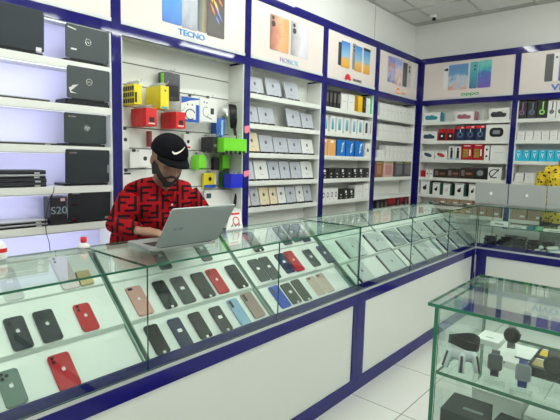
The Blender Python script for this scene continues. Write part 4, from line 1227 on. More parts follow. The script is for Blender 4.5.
# hank of black cable and a metal clip on the right of the slat wall
b = MB()
for k in range(5):
    xx = 2.70 + .014 * k
    b.tube([(xx, 2.90, 1.94), (xx - .01, 2.885, 1.90), (xx - .012, 2.88, 1.80), (xx, 2.885, 1.755), (xx + .012, 2.90, 1.80), (xx + .008, 2.91, 1.90), (xx, 2.915, 1.945)], .011, BLACK, 8)
b.tube([(2.735, 2.89, 1.76), (2.745, 2.885, 1.70), (2.752, 2.885, 1.66)], .014, BLACK, 8)
tag(b.build('cable_hank', smooth=True), 'thick hank of black cable hanging near the tablet bay post', 'cable')
b = MB().tube([(2.735, 2.984, 1.962), (2.735, 2.84, 1.962), (2.735, 2.82, 1.975)], .003, CHROME, 6)
tag(b.build('display_hook', smooth=True), 'metal hook holding the black cable hank', 'hook', 'display hooks')
b = MB()
for k in range(4):
    b.tube([(2.625 + .008 * k, 2.90, 1.93), (2.61 + .008 * k, 2.895, 1.88), (2.62 + .01 * k, 2.895, 1.82), (2.645 + .008 * k, 2.90, 1.85), (2.64 + .006 * k, 2.905, 1.93)], .004, ALU, 6)
tag(b.build('wire_bundle', smooth=True), 'small bundle of pale grey wires beside the black cable hank', 'cable')
b = MB().tube([(2.83 - .06, 2.88, 1.22), (2.775 - .02, 2.875, 1.16), (2.745, 2.88, 1.10), (2.74, 2.88, 1.08)], [.012, .016, .014, .012], mat('dark_fabric', (.02, .015, .03), .8), 8)
tag(b.build('strap', smooth=True), 'dark strap hanging under the shiny blue packets', 'strap')
for k, (z0, z1) in enumerate([(1.705, 1.775), (1.335, 1.395)]):
    b = MB().prism([(2.764, z0 + .012), (2.775, z0), (2.800, z0 + .006), (2.8235, z0 + .02), (2.8235, z1), (2.764, z1 - .01)], 'xz', 2.7935, 2.7955, PINKS)
    tag(b.build('sticker'), ['upper pink paper sticker on the blue post beside the tablets', 'lower pink paper sticker on the blue post beside the tablets'][k], 'sticker', 'pink stickers')

# kraft boxes on the lowest far shelves
KR = mat('kraft_card', (.30, .19, .13), .6)
for bay, (ya, yb, n) in enumerate([(2.50, 1.63, 5), (1.51, .98, 3)]):
    for i in range(n):
        for k in range(2):
            wd = (ya - yb) / n - .01; yy = ya - i * (ya - yb) / n
            t = thing('kraft_box', f'brown kraft box, {ORD[i]} from left, {"lower" if k == 0 else "upper"} layer on the bottom shelf of the {"speaker" if bay == 0 else "headphone"} bay', 'box', (6.15, yy, .8303 + k * .098), -PI / 2, 'kraft boxes on the bottom shelves')
            MB().box(0, wd, 0, .12, 0, .095, KR).build('carton', t)
            MB().box(wd * .55, wd * .85, -.001, -.0001, .03, .055, PAPER).build('white_label', t)

# ------------------------------------------------------------------ things on the counters
# shop laptop, lid towards the camera
t = thing('laptop', 'open silver laptop on the glass counter, worker typing on it', 'laptop', (1.114, 1.657, 1.0907), -.035)
w_ = .338
MB().slab('xy', 0, w_, .004, .235, .012, .0006, .015, SILVER, .002).build('base_half', t)
kb = MB()
for r_ in range(5):
    for k in range(14):
        kb.box(.022 + k * .0212, .040 + k * .0212, .04 + r_ * .019, .056 + r_ * .019, .0152, .0168, DARK)
kb.build('keyboard', t)
MB().slab('xy', .12, .22, .155, .215, .004, .0152, .0156, mat('touchpad', (.25, .26, .26), .3)).build('touchpad', t)
MB().tube([(.03, .006, .017), (w_ - .03, .006, .017)], .006, DARK).build('hinge', t)
p = MB().slab('xz', 0, w_, 0, .222, .010, -.004, .004, mat('lid_office', (.30, .335, .33), .3, .2), .0015).build('lid', t)
p.location = (0, -.002, .018); p.rotation_euler = (math.radians(36), 0, 0)
MB().box(.012, w_ - .012, .0041, .0046, .014, .212, mat('lit_screen', (.05, .06, .08), .1, emit=((.6, .7, .8), .6))).build('screen', p)
text('lettering', 'acer', .030, CHROME, p, (.075, -.005, .108), depth=.0004)
MB().prism(circle(.028, .203, .004), 'xz', -.005, -.0041, mat('round_ink', (0, 0, 0), .4)).box(.034, .062, -.005, -.0041, .201, .206, PRINT).build('small_print', p)

# bottle with red cap
t = thing('spray_bottle', 'small white bottle with a red cap at the back of the glass counter', 'bottle', (.945, 1.945, 1.0907))
MB().lathe([(.024, .0004), (.026, .004), (.024, .010), (.014, .018), (.009, .022)], (0, 0, 0), PAPER).build('body', t, True)
MB().lathe([(.011, .0225), (.013, .025), (.013, .044), (.010, .046)], (0, 0, 0), RED, 14).build('cap', t, True)
t = thing('glue_bottle', 'white bottle with a red band at the left edge of the counter', 'bottle', (.612, 1.93, 1.0907))
MB().lathe([(.020, .0004), (.022, .006), (.022, .05), (.014, .062), (.008, .07)], (0, 0, 0), PAPER).build('body', t, True)
MB().lathe([(.0225, .028), (.0228, .030), (.0228, .042), (.0225, .044)], (0, 0, 0), RED).build('red_band', t, True)
# paper card standing on the counter
t = thing('price_card', 'white leaning card with a red circle at the back of the counter', 'sign', (1.745, 1.90, 1.0907))
pp = MB().prism([(.0, 0), (.135, 0), (.135, .10), (.055, .10)], 'xz', 0, .0015, PAPER).build('card', t); pp.rotation_euler = (-.25, 0, 0)
MB().ringxz((.088, .045), .020, .026, -.0012, -.0001, RED).box(.055, .125, -.0012, -.0001, .082, .094, RED).build('red_print', pp)
q = MB()
for k in range(9): q.box(.045 + .009 * k, .050 + .009 * k, -.001, -.0001, .012 + (k % 3) * .004, .022 + (k % 2) * .01, DARK)
q.build('dark_print', pp)
# pale packet inside the top tier
t = thing('gold_phone_box', 'flat tan box lying under the pearl phone near the bottle', 'box', (.722, 1.905, .8), rot=(0, 0, 0))
bpy.data.objects.remove(t)
_, = (0,)
for (nm, lb, x, y, z, ww, dd, hh, mm) in [('phone_box', 'small tan box on the rear tier beside the pearl phone', .822, 1.80, .985, .055, .05, .03, mat('tan_card', (.50, .38, .18), .5))]:
    t = thing(nm, lb, 'box', (x, 1.795, .962), rot=(TH, 0, 0))
    MB().slab('xy', 0.035, 0.035 + ww, 0, .07, .003, .0006, .012, mm, .001).build('carton', t)

# three silver laptops on the far counter
for i, (ya, wd) in enumerate([(1.515, .300), (1.207, .318), (.882, .312)]):
    lb = ['silver laptop with bitten fruit emblem, nearest the corner on the far counter', 'middle silver laptop of three on the far counter', 'silver laptop at the right end of the three on the far counter'][i]
    t, p = open_laptop(lb, 4.760, ya, 1.0907, wd, .208, SILVL, 'apple', tilt=5, group='silver laptops on the far counter', depth=.21, rz=-PI / 2, key='silver')

# boxes and clutter inside the far counter
def lbox(name, lb, x0, x1, y0, y1, z, h, m, cat='box', rz=0, group='boxes on the glass shelf of the far counter'):
    t = thing(name, lb, cat, ((x0 + x1) / 2, (y0 + y1) / 2, z), rz, group)
    a, c_ = (x1 - x0) / 2, (y1 - y0) / 2
    MB().slab('xy', -a, a, -c_, c_, .002, .0004, h, m, .0008).build('carton', t)
    MB().box(-a - .001, -a - .0001, -c_ * .5, c_ * .5, h * .35, h * .65, PRINT).build('printed_label', t)
    return t
zz = .8963
lbox('flat_box', 'flat white box on the glass shelf by the corner', 4.78, 4.88, 1.20, 1.36, zz, .045, PAPER)
lbox('flat_box', 'thin white box under nothing, second on the glass shelf', 4.77, 4.87, 1.04, 1.185, zz, .022, PAPER)
lbox('flat_box', 'blue green packet leaning in the middle of the glass shelf', 4.77, 4.86, .97, 1.03, zz, .028, mat('teal_card', (.02, .22, .28), .3))
lbox('flat_box', 'green and white packet right of the blue green one', 4.77, 4.86, .905, .96, zz, .030, mat('green_packet', (.10, .42, .20), .3))
lbox('flat_box', 'long thin white box toward the right of the glass shelf', 4.77, 4.86, .72, .895, zz, .020, PAPER)
lbox('flat_box', 'small white box on the glass shelf at the picture edge', 4.89, 4.97, .72, .80, zz, .045, PAPER)
random.seed(3)
def coil(lb, x, y, z, r, n, mt, name='cable_coil'):
    b = MB(); pts = []
    for k in range(n * 10):
        a = 2 * PI * k / 10; rr = r * (1 + .18 * math.sin(a * .37 + x * 9))
        pts.append((rr * math.cos(a), rr * .8 * math.sin(a), .012 + .0065 * k / 10 * 1.6 + .004 * math.sin(a * 1.7)))
    b.tube(pts, .0065, mt, 6)
    o = b.build(name, smooth=True); o.location = (x, y, z)
    return tag(o, lb, 'cable', 'black cables in the far counter')
for i, (x, y) in enumerate([(4.82, 1.36), (4.86, 1.22), (4.83, 1.10), (4.87, .98), (4.84, .86)]):
    coil(f'black coiled cable, {ORD[i]} from the corner on the bottom deck of the far counter', x, y, .6835, .062, 9, BLACK)
b = MB().ball((0, 0, .035), (.06, .09, .05), BLACK).ball((.0, -.07, .08), (.035, .045, .032), DARK).tube([(-.03, .06, .03), (-.04, .12, .018), (-.02, .16, .014)], .012, BLACK)
o = b.build('webcam', smooth=True); o.location = (4.93, 1.24, .683); tag(o, 'black rounded camera device lying behind the cables', 'camera')
PL = mat('clear_white_plastic', (.60, .64, .61), .3)
for i in range(7):
    y = .95 - .045 * (i % 4) - (.022 if i > 3 else 0); z = .7040 + (.038 if i > 3 else 0)
    b = MB().lathe([(.017, -.058), (.020, -.05), (.020, .03), (.014, .042), (.009, .06)], (0, 0, 0), PL, 14, 'y')
    o = b.build('small_bottle', smooth=True); o.location = (4.79 + .014 * (i % 2), y - .03, z); o.rotation_euler = (0, 0, PI / 2 + .5 * ((i % 3) - 1))
    tag(o, 'small white plastic bottle lying in the heap on the bottom deck of the far counter', 'bottle', 'small white bottles in a heap')
mesh_m = mat('speckled_carton', (.20, .22, .21), .6, noise=(90, .8))
lbox('speckled_box', 'speckled grey box standing behind the small white bottles', 4.98, 5.08, .70, .96, .6835, .17, mesh_m, group='boxes on the bottom deck of the far counter')
lbox('white_board', 'white box standing behind the black cables in the far counter', 5.08, 5.12, .98, 1.40, .6835, .15, PAPER, group='boxes on the bottom deck of the far counter')

# ------------------------------------------------------------------ watch case at the right
CX, CY = 1.285, .522
t = thing('glass_display_case', 'tall glass case of watches in the right foreground', 'display case', (CX, CY, 0), -PI / 2)
W, D = 1.5, .475
MB().box(.03, W, .03, D - .01, .06, .42, WHITE).build('base_cabinet', t)
MB().box(.028, W, .028, D - .008, 0, .0595, BLUE).build('plinth', t)
pane(t, 'top_pane', 0, W, 0, D, 1.081, 1.091, 'z', EDGE_B)
pane(t, 'front_pane', .034, W, .004, .010, .42, 1.0805, 'y', EDGE_B)
pane(t, 'side_pane', .021, .033, .002, D - .006, .42, 1.0805, 'x', EDGE_B)
pane(t, 'back_pane', .034, W, D - .016, D - .010, .4205, 1.0805, 'y', EDGE)
pane(t, 'upper_shelf', .034, W, .011, D - .018, .878, .888, 'z', EDGE_B)
pane(t, 'lower_shelf', .034, W, .011, D - .018, .618, .628, 'z', EDGE_B)
ZS = .8885
CLEAR = glass_mat('clear_acrylic', (.97, .98, .98), 1.4)
def stand(t, mt=None):
    q = MB().slab('xy', -.028, .028, -.016, .030, .004, .0003, .007, CLEAR, .001)
    q.prism([(.018, .007), (.024, .007), (.002, .060), (-.004, .060)], 'yz', -.016, .016, CLEAR).box(-.022, .022, -.013, -.008, .007, .016, CLEAR)
    return q.build('clear_stand', t)
def watch(lb, x, y, face, strap, rz, round_=False, s=1.0, hz=.074, lean=.32):
    t = thing('wristwatch', lb, 'watch', (x, y, ZS), rz, 'watches on clear stands')
    st = stand(t)
    a = []
    # strap as closed loop in yz
    pts = []
    for k in range(15):
        an = math.radians(-78 + k * 336 / 14 + 180)
        pts.append((0, .004 + .024 * math.cos(an) * s, hz - .013 + .034 * math.sin(an) * s))
    b = MB(); n = len(pts); wv = .0105 * s
    vs = []; fs = []
    for (q, yy, z) in pts:
        c_ = Vector((0, yy - .004, z - hz + .013)).normalized()
        for sx, o_ in ((-wv, 0), (wv, 0), (wv, .003), (-wv, .003)):
            vs.append((sx, yy + c_.y * o_, z + c_.z * o_))
    for k in range(n):
        k2 = (k + 1) % n
        for j in range(4): fs.append((k * 4 + j, k * 4 + (j + 1) % 4, k2 * 4 + (j + 1) % 4, k2 * 4 + j))
    b.add(vs, fs, mat('strap_' + strap[0], strap[1], .5)); b.build('strap', t)
    hd = MB(); f0 = -.031 * s
    if round_:
        hd.lathe([(.019 * s, 0), (.022 * s, -.003), (.022 * s, -.010), (.019 * s, -.012)], (0, 0, 0), mat('watch_rim', (.03, .03, .03), .25), 24, 'y')
    else:
        hd.slab('xz', -.0185 * s, .0185 * s, -.0215 * s, .0215 * s, .008 * s, -.011, 0, face[2], .002)
    c_ = hd.build('watch_case', t, round_)
    c_.location = (0, -.020 * s, hz); c_.rotation_euler = (-lean, 0, 0)
    sc_ = MB()
    if round_: sc_.prism(circle(0, 0, .0175 * s, 24), 'xz', -.0128, -.0121, mat('dial_' + face[0], face[1], .12))
    else: sc_.slab('xz', -.015 * s, .015 * s, -.018 * s, .018 * s, .006 * s, -.0118, -.0111, mat('dial_' + face[0], face[1], .12))
    sc_.build('dial', c_)
    MB().tube([(.020 * s, -.006, .004), (.0235 * s, -.006, .004)], .003, DARK, 8).build('crown', c_)
    return t
GR = mat('watch_grey', (.05, .06, .06), .35, .3); LG = mat('watch_light', (.16, .18, .185), .35, .3)
watch('square grey watch with a black strap on a clear stand', 1.322, .336, ('dim', (.04, .055, .05), GR), ('black', (.012, .012, .012)), -1.33)
watch('square pale grey watch with a blue strap on a clear stand', 1.305, .262, ('pale', (.10, .13, .13), LG), ('blue', (.015, .03, .16)), -1.33)
watch('round black watch with a grey strap, upright behind the square ones', 1.50, .340, ('black', (.012, .012, .012), GR), ('grey', (.17, .19, .18)), -1.33, True, 1.05, .100, .15)
watch('large round black watch at the right end of the case', 1.37, .205, ('black', (.012, .012, .012), GR), ('dark', (.02, .02, .02)), -1.33, True, 1.15, .092)
# white stand with black coil
t = thing('band_display_stand', 'white curved display stand with dark strips holding the black band', 'display stand', (1.372, .440, ZS), -1.3)
WS = mat('white_stand', (.66, .69, .74), .3)
MB().lathe([(.030, .030), (.040, .045), (.040, .062), (.030, .070), (.012, .070)], (0, 0, 0), WS, 22).build('saddle', t, True)
for k, a in enumerate([-150, -90, -35, 60, 130]):
    ca, sa = math.cos(math.radians(a)), math.sin(math.radians(a))
    pts = [(.030 * ca, .030 * sa, .064), (.040 * ca, .040 * sa, .050), (.047 * ca, .047 * sa, .026), (.053 * ca, .053 * sa, .0045)]
    lg = MB().tube(pts, [.006, .009, .009, .009], WS, 8, ).build('leg', t, True)
    p2 = [Vector(q) + Vector((ca * .0075, sa * .0075, .003)) for q in pts[1:]]
    MB().tube(p2, .0042, DARK, 6).build('dark_strip', lg, True, label='dark strip on the white leg')
b = MB()
pts = [(.036 * math.cos(2 * PI * k / 24), .026 * math.sin(2 * PI * k / 24), .0) for k in range(25)]
vs = []; fs = []
for k in range(24):
    a = 2 * PI * k / 24; ca, sa = math.cos(a), math.sin(a)
    for rr, z in ((1, .003), (1.0, .030), (.86, .030), (.86, .003)):
        vs.append((.044 * rr * ca, .034 * rr * sa, z + .006 * math.sin(a * 2)))
for k in range(24):
    for j in range(4): fs.append((k * 4 + j, ((k + 1) % 24) * 4 + j, ((k + 1) % 24) * 4 + (j + 1) % 4, k * 4 + (j + 1) % 4))
b.add(vs, fs, mat('black_rubber', (.006, .006, .006), .5, spec=.2))
o = b.build('rubber_band', smooth=False); o.location = (1.372, .440, ZS + .0655); o.rotation_euler = (0, .05, -1.2)
tag(o, 'black rubber wrist band looped on top of the white curved stand', 'wristband')
# boxes behind the watches
t = thing('gadget_box', 'flat white box with a dark title lying behind the watches', 'box', (1.46, .385, ZS), -PI / 2)
MB().slab('xy', 0, .100, 0, .17, .003, .0003, .022, PAPER, .001).build('carton', t)
MB().slab('xy', .055, .10, .045, .058, .002, .0221, .0226, DARK).build('dark_title', t)
t = thing('gadget_box', 'flat white box with a small grey title beyond the black band', 'box', (1.60, .475, ZS), -PI / 2)
MB().slab('xy', 0, .075, 0, .10, .003, .0003, .018, PAPER, .001).build('carton', t)
MB().slab('xy', .025, .05, .03, .037, .002, .0181, .0186, PRINT).build('grey_title', t)
for i in range(6):
    r_, k = divmod(i, 3)
    lb = ['dark gadget box with a gold picture, front row beside the blue watch', 'dark gadget box with a blue picture, front row middle behind the watches', 'dark gadget box in the front row at the right edge',
          'dark gadget box with a yellow picture, back row beside the white box', 'dark gadget box in the back row, middle one of three', 'dark gadget box in the back row at the right edge'][i]
    t = thing('gadget_box', lb, 'box', (1.455 + r_ * .092, .285 - k * .075, ZS), -PI / 2, 'dark gadget boxes behind the watches')
    MB().slab('xy', 0, .070, 0, .088, .002, .0003, .028, mat('gadget_dark', (.03, .03, .033), .4, spec=.3), .001).build('carton', t)
    mm = [mat('gold_ink', (.35, .27, .10), .35), mat('steel_ink', (.15, .17, .20), .3), mat('steel_ink', (0, 0, 0), .3), mat('amber_ink', (.65, .42, .03), .35), mat('steel_ink', (0, 0, 0), .3), mat('gold_ink', (0, 0, 0), .3)][i]
    MB().slab('xy', .010, .060, .018, .070, .004, .0281, .0286, mm).build('picture_print', t)
    MB().slab('xy', .010, .035, .074, .080, .001, .0281, .0286, PAPER).build('white_title', t)
# lower shelf
ZL = .6285
BB = mat('matt_black_card', (.025, .03, .03), .5, spec=.2)
for i, (x, y, w2, d2, h2, rz, lb) in enumerate([(1.325, .478, .115, .125, .135, -PI / 2 + .03, 'large matt black box with a grey label, leftmost on the lower case shelf'), (1.335, .350, .115, .13, .115, -PI / 2 - .05, 'matt black box in the middle of the lower case shelf'),
                                                (1.33, .220, .11, .16, .095, -PI / 2, 'matt black box at the right end of the lower case shelf')]):
    t = thing('gadget_box', lb, 'box', (x, y, ZL), rz, 'black boxes on the lower case shelf')
    MB().slab('xy', 0, w2, 0, d2, .003, .0003, h2 * .45, BB, .001).build('carton', t)
    MB().slab('xy', -.0015, w2 + .0015, -.0015, d2 + .0015, .003, h2 * .46, h2, BB, .001).build('lid', t)
    if i == 0: MB().slab('xy', w2 * .45, w2 * .95, d2 * .30, d2 * .42, .001, h2 + .0001, h2 + .0006, mat('label_grey', (.15, .18, .17), .4)).build('grey_label', t)
    else: MB().slab('xy', w2 * .3, w2 * .6, d2 * .3, d2 * .45, .001, h2 + .0001, h2 + .0006, mat('label_pale', (.5, .52, .5), .4)).build('pale_label', t)
for i, (x, y, w2, d2, h2, lb) in enumerate([(1.60, .475, .16, .12, .10, 'white box at the back left of the lower case shelf'), (1.56, .300, .28, .15, .085, 'long white box at the back of the lower case shelf')]):
    t = thing('gadget_box', lb, 'box', (x, y, ZL), -PI / 2, 'white boxes on the lower case shelf')
    MB().slab('xy', 0, w2, 0, d2, .003, .0003, h2 * .9, PAPER, .001).build('carton', t)
    MB().slab('xy', -.001, w2 + .001, -.001, d2 + .001, .003, h2 * .905, h2, WHITE, .001).build('lid', t)

# ------------------------------------------------------------------ people
def fused(b, name, parent, voxel, smooth=6, **kw):
    o = b.build(name, parent, True, **kw)
    m = o.modifiers.new('remesh', 'REMESH'); m.mode = 'VOXEL'; m.voxel_size = voxel; m.use_smooth_shade = True
    if smooth:
        s = o.modifiers.new('smooth', 'SMOOTH'); s.factor = .5; s.iterations = smooth
    return o
SKIN = mat('brown_skin', (.27, .145, .095), .5, noise=(30, .08))
HAIR = mat('black_hair', (.008, .007, .007), .7)
PANTS = mat('dark_denim', (.02, .025, .04), .8)
SHOE = mat('dark_shoe', (.02, .02, .02), .5)

def monogram_mat():
    m = bpy.data.materials.new('red_monogram_cloth'); m.use_nodes = True
    nt = m.node_tree; b = nt.nodes['Principled BSDF']; b.inputs['Roughness'].default_value = .9; b.inputs['Specular IOR Level'].default_value = .06
    def M(op, a, c_=None):
        n = nt.nodes.new('ShaderNodeMath'); n.operation = op
        for i, v in enumerate((a, c_)):
            if v is None: continue
            if isinstance(v, (int, float)): n.inputs[i].default_value = v
            else: nt.links.new(v, n.inputs[i])
        return n.outputs[0]
    tc = nt.nodes.new('ShaderNodeTexCoord'); sp = nt.nodes.new('ShaderNodeSeparateXYZ')
    nt.links.new(tc.outputs['Object'], sp.inputs[0])
    u0 = M('ADD', M('MULTIPLY', sp.outputs[0], .81 / .108), M('MULTIPLY', sp.outputs[1], -.58 / .108)); v0 = M('MULTIPLY', sp.outputs[2], 1 / .096)
    col = M('FLOOR', u0)
    v0 = M('ADD', v0, M('MULTIPLY', col, .5))
    u = M('FRACT', u0); v = M('FRACT', v0)
    def rect(a, c_, d, e):
        return M('MULTIPLY', M('MULTIPLY', M('GREATER_THAN', u, a), M('LESS_THAN', u, c_)), M('MULTIPLY', M('GREATER_THAN', v, d), M('LESS_THAN', v, e)))
    rs = [rect(.06, .19, .08, .92), rect(.06, .62, .79, .92), rect(.06, .46, .50, .63), rect(.80, .93, .08, .92), rect(.38, .93, .08, .21), rect(.54, .93, .36, .49)]
    s = rs[0]
    for r_ in rs[1:]: s = M('MAXIMUM', s, r_)
    mx = nt.nodes.new('ShaderNodeMix'); mx.data_type = 'RGBA'
    mx.inputs[6].default_value = (.27, .006, .009, 1); mx.inputs[7].default_value = (.012, .008, .010, 1)
    nt.links.new(s, mx.inputs[0]); nt.links.new(mx.outputs[2], b.inputs['Base Color'])
    return m
def dotted_mat():
    m = bpy.data.materials.new('yellow_dotted_cloth'); m.use_nodes = True
    nt = m.node_tree; b = nt.nodes['Principled BSDF']; b.inputs['Roughness'].default_value = .8
    tc = nt.nodes.new('ShaderNodeTexCoord'); vo = nt.nodes.new('ShaderNodeTexVoronoi'); vo.inputs['Scale'].default_value = 32
    nt.links.new(tc.outputs['Object'], vo.inputs['Vector'])
    lt = nt.nodes.new('ShaderNodeMath'); lt.operation = 'LESS_THAN'; lt.inputs[1].default_value = .36
    nt.links.new(vo.outputs['Distance'], lt.inputs[0])
    mx = nt.nodes.new('ShaderNodeMix'); mx.data_type = 'RGBA'
    mx.inputs[6].default_value = (.66, .47, .02, 1); mx.inputs[7].default_value = (.02, .016, .01, 1)
    nt.links.new(lt.outputs[0], mx.inputs[0]); nt.links.new(mx.outputs[2], b.inputs['Base Color'])
    return m

def finger(b, base, d, up, L, r, mt, curl=.5):
    """three phalanges that bend towards -up"""
    p = Vector(base); d = Vector(d).normalized(); up = Vector(up).normalized()
    pts = [p - d * .012]; ang = 0; q = p.copy(); pts.append(q.copy())
    for k, f in enumerate((.45, .30, .25)):
        ang += curl * (.35, .6, .5)[k]
        dd = d * math.cos(ang) - up * math.sin(ang)
        q = q + dd * L * f; pts.append(q.copy())
    b.tube(pts, [r, r, r * .95, r * .88, r * .72], mt, 8)
    b.ball(pts[-1], r * .72, mt, 8)

def hand(b, wrist, d, side, up, mt, s=1.0, curl=.7):
    """wrist point, pointing direction, direction of the thumb side, back-of-hand normal"""
    W = Vector(wrist); d = Vector(d).normalized(); side = Vector(side); side = (side - d * side.dot(d)).normalized(); up = Vector(up); up = (up - d * up.dot(d) - side * up.dot(side)).normalized()
    for k, o_ in enumerate((.030, .010, -.010, -.029)):
        L = (.070, .078, .072, .056)[k] * s
        kn = W + d * (.090, .094, .090, .082)[k] * s + side * o_ * s
        b.tube([W + side * o_ * .55 * s, W + d * .045 * s + side * o_ * .9 * s, kn], [.014 * s, .0145 * s, .0115 * s], mt, 8)
        finger(b, kn, d + side * o_ * 3, up, L, .0085 * s, mt, curl)
    tb = W + d * .025 * s + side * .022 * s
    tp = [tb, tb + (d * .55 + side * .75).normalized() * .034 * s, tb + (d * .55 + side * .75).normalized() * .034 * s + (d * .85 + side * .35 - up * .3).normalized() * .030 * s]
    tp.append(tp[-1] + (d * .95 + side * .1 - up * .4).normalized() * .024 * s)
    b.tube(tp, [.015 * s, .012 * s, .0105 * s, .008 * s], mt, 8); b.ball(tp[-1], .008 * s, mt, 8)

def head(b, c, fwd, up, mt, s=1.0):
    """c: centre of the head; ellipsoids and a few bumps that the remesh fuses"""
    f = Vector(fwd).normalized(); u = Vector(up); u = (u - f * u.dot(f)).normalized(); r = f.cross(u)
    M3 = Matrix((r, f, u)).transposed(); e = M3.to_euler(); C = Vector(c)
    P = lambda a, bb, c_: C + r * a * s + f * bb * s + u * c_ * s
    b.ball(P(0, -.012, .030), (.076 * s, .094 * s, .085 * s), mt, 24, e)
    b.ball(P(0, .018, -.035), (.062 * s, .068 * s, .080 * s), mt, 20, e)
    b.ball(P(0, .048, -.088), (.030 * s, .028 * s, .024 * s), mt, 14, e)       # chin
    b.tube([P(0, .082, .012), P(0, .098, -.018), P(0, .100, -.028)], [.009 * s, .012 * s, .013 * s], mt, 10)
    b.ball(P(0, .097, -.028), (.016 * s, .012 * s, .010 * s), mt, 10, e)       # nose
    for q in (-1, 1):
        b.ball(P(q * .030, .072, .012), (.018 * s, .010 * s, .006 * s), mt, 10, e)
        b.ball(P(q * .077, -.005, -.005), (.010 * s, .018 * s, .030 * s), mt, 12, e)  # ears
        b.ball(P(q * .032, .070, -.018), (.020 * s, .014 * s, .014 * s), mt, 10, e)  # cheeks
        b.ball(P(q * .028, .078, .030), (.020 * s, .008 * s, .006 * s), mt, 10, e)   # brow
    b.ball(P(0, .083, -.058), (.022 * s, .010 * s, .006 * s), mt, 12, e)
    b.ball(P(0, .081, -.070), (.018 * s, .010 * s, .006 * s), mt, 12, e)
    return P, e

# --- worker in the red shirt, leaning over the laptop
root = thing('person', 'person in a black cap and red monogram shirt typing on the laptop behind the counter', 'person', (1.50, 2.36, 0))
O = Vector((1.50, 2.36, 0))
def V(x, y, z): return Vector((x, y, z)) - O
HX = Vector((1.474, 2.065, 1.477)); hc = HX - O; ff = Vector((-.20, -.86, -.42)); uu = Vector((0, -.42, .86)); HS = 1.09
b = MB()
b.tube([V(1.50, 2.38, .90), V(1.50, 2.36, 1.00), V(1.505, 2.30, 1.14), V(1.51, 2.24, 1.25), V(1.512, 2.21, 1.31)], [.14, .13, .12, .115, .075], SKIN, 20)
b.tube([V(1.512, 2.215, 1.30), V(1.506, 2.165, 1.36), V(1.502, 2.115, 1.42)], [.062, .055, .054], SKIN, 16)
for q in (-1, 1):
    b.tube([V(1.50 + q * .09, 2.38, .93), V(1.50 + q * .10, 2.37, .50), V(1.50 + q * .10, 2.39, .10)], [.088, .058, .042], SKIN, 14)
    b.tube([V(1.50 + q * .10, 2.40, .04), V(1.50 + q * .11, 2.28, .025)], [.04, .03], SKIN, 12)
RS, RE, RW = V(1.335, 2.19, 1.275), V(1.235, 2.18, 1.135), V(1.222, 1.965, 1.135)
LS, LE, LW = V(1.695, 2.19, 1.275), V(1.80, 2.12, 1.12), V(1.50, 1.93, 1.140)
for S, E_, W_ in ((RS, RE, RW), (LS, LE, LW)):
    b.tube([V(1.51, 2.24, 1.27), S], [.055, .048], SKIN, 14)
    b.tube([S, (S + E_) / 2, E_, (E_ * 2 + W_) / 3, W_], [.052, .045, .036, .036, .025], SKIN, 14)
hand(b, RW, Vector((.62, -.60, -.10)), Vector((.5, .5, 0)) * 1.0 + Vector((.4, 0, 0)), (0, 0, 1), SKIN, 1.12, .8)
hand(b, LW, Vector((-.60, -.62, -.10)), Vector((-.5, .5, 0)) + Vector((-.4, 0, 0)), (0, 0, 1), SKIN, 1.0, .75)
P, e = head(b, hc, ff, uu, SKIN, HS)
body = fused(b, 'body', root, .0045, 4)
# beard, eyes, brows
b = MB()
for k in range(17):
    a = math.radians(-84 + k * 10.5); x_ = math.sin(a); y_ = math.cos(a)
    b.ball(P(.060 * x_, .014 + .056 * y_, -.084 + .050 * abs(x_) ** 2), (.014, .015, .024), HAIR, 10, e)
b.ball(P(0, .066, -.096), (.032, .020, .020), HAIR, 12, e)
b.tube([P(-.030, .078, -.062), P(-.012, .090, -.047), P(.012, .090, -.047), P(.030, .078, -.062)], .006, HAIR, 8)
for q in (-1, 1):
    b.tube([P(q * .071, .0, .018), P(q * .072, .008, -.03), P(q * .062, .025, -.070)], [.008, .010, .012], HAIR, 8)
fused(b, 'beard', root, .004, 2)
b = MB()
for q in (-1, 1):
    b.tube([P(q * .014, .088, .036), P(q * .030, .086, .041), P(q * .046, .074, .036)], .0036, HAIR, 6)
b.build('eyebrows', root, True)
b = MB()
for q in (-1, 1): b.ball(P(q * .030, .0745, .014), (.010, .006, .004), HAIR, 10, e)
b.build('eyes', root, True)
b = MB().ball(P(0, -.030, .022), (.079, .086, .074), HAIR, 20, e)
fused(b, 'hair', root, .006, 1)
# cap
CAPM = mat('black_cap_cloth', (.004, .0045, .006), .9, spec=.08)
b = MB()
n1, n2 = 28, 9
f = ff.normalized(); u = (uu - f * uu.dot(f)).normalized(); r_ = f.cross(u)
rings = []
for i in range(n2):
    a = i / (n2 - 1) * PI / 2
    rings.append((math.cos(a), math.sin(a)))
vs = []
for sgn, off in ((1, 0),):
    for (cc, ss) in rings:
        for k in range(n1):
            t_ = 2 * PI * k / n1
            vs.append(P(.086 * (cc if cc > .02 else .02) * math.cos(t_), -.010 + .104 * (cc if cc > .02 else .02) * math.sin(t_), .038 + .088 * ss))
fs = [(i * n1 + k, i * n1 + (k + 1) % n1, (i + 1) * n1 + (k + 1) % n1, (i + 1) * n1 + k) for i in range(n2 - 1) for k in range(n1)]
fs.append(tuple((n2 - 1) * n1 + k for k in range(n1)))
b.add(vs, fs, CAPM)
cap = b.build('cap', root, True)
md = cap.modifiers.new('thickness', 'SOLIDIFY'); md.thickness = .004; md.offset = 1
vs = []
for z_ in (0, -.004):
    for i in range(13):
        a = math.radians(-68 + i * 136 / 12)
        x_, y_ = math.sin(a), math.cos(a)
        vs.append(P(.084 * x_, -.010 + .102 * y_, .044 + z_)); 
    for i in range(13):
        a = math.radians(-68 + i * 136 / 12); x_, y_ = math.sin(a), math.cos(a)
        vs.append(P(.086 * x_, -.010 + .100 * y_ + .078 * max(0, y_ - .25) ** .6, .044 + z_ - .020 * abs(x_) ** 2 - .010 * y_))
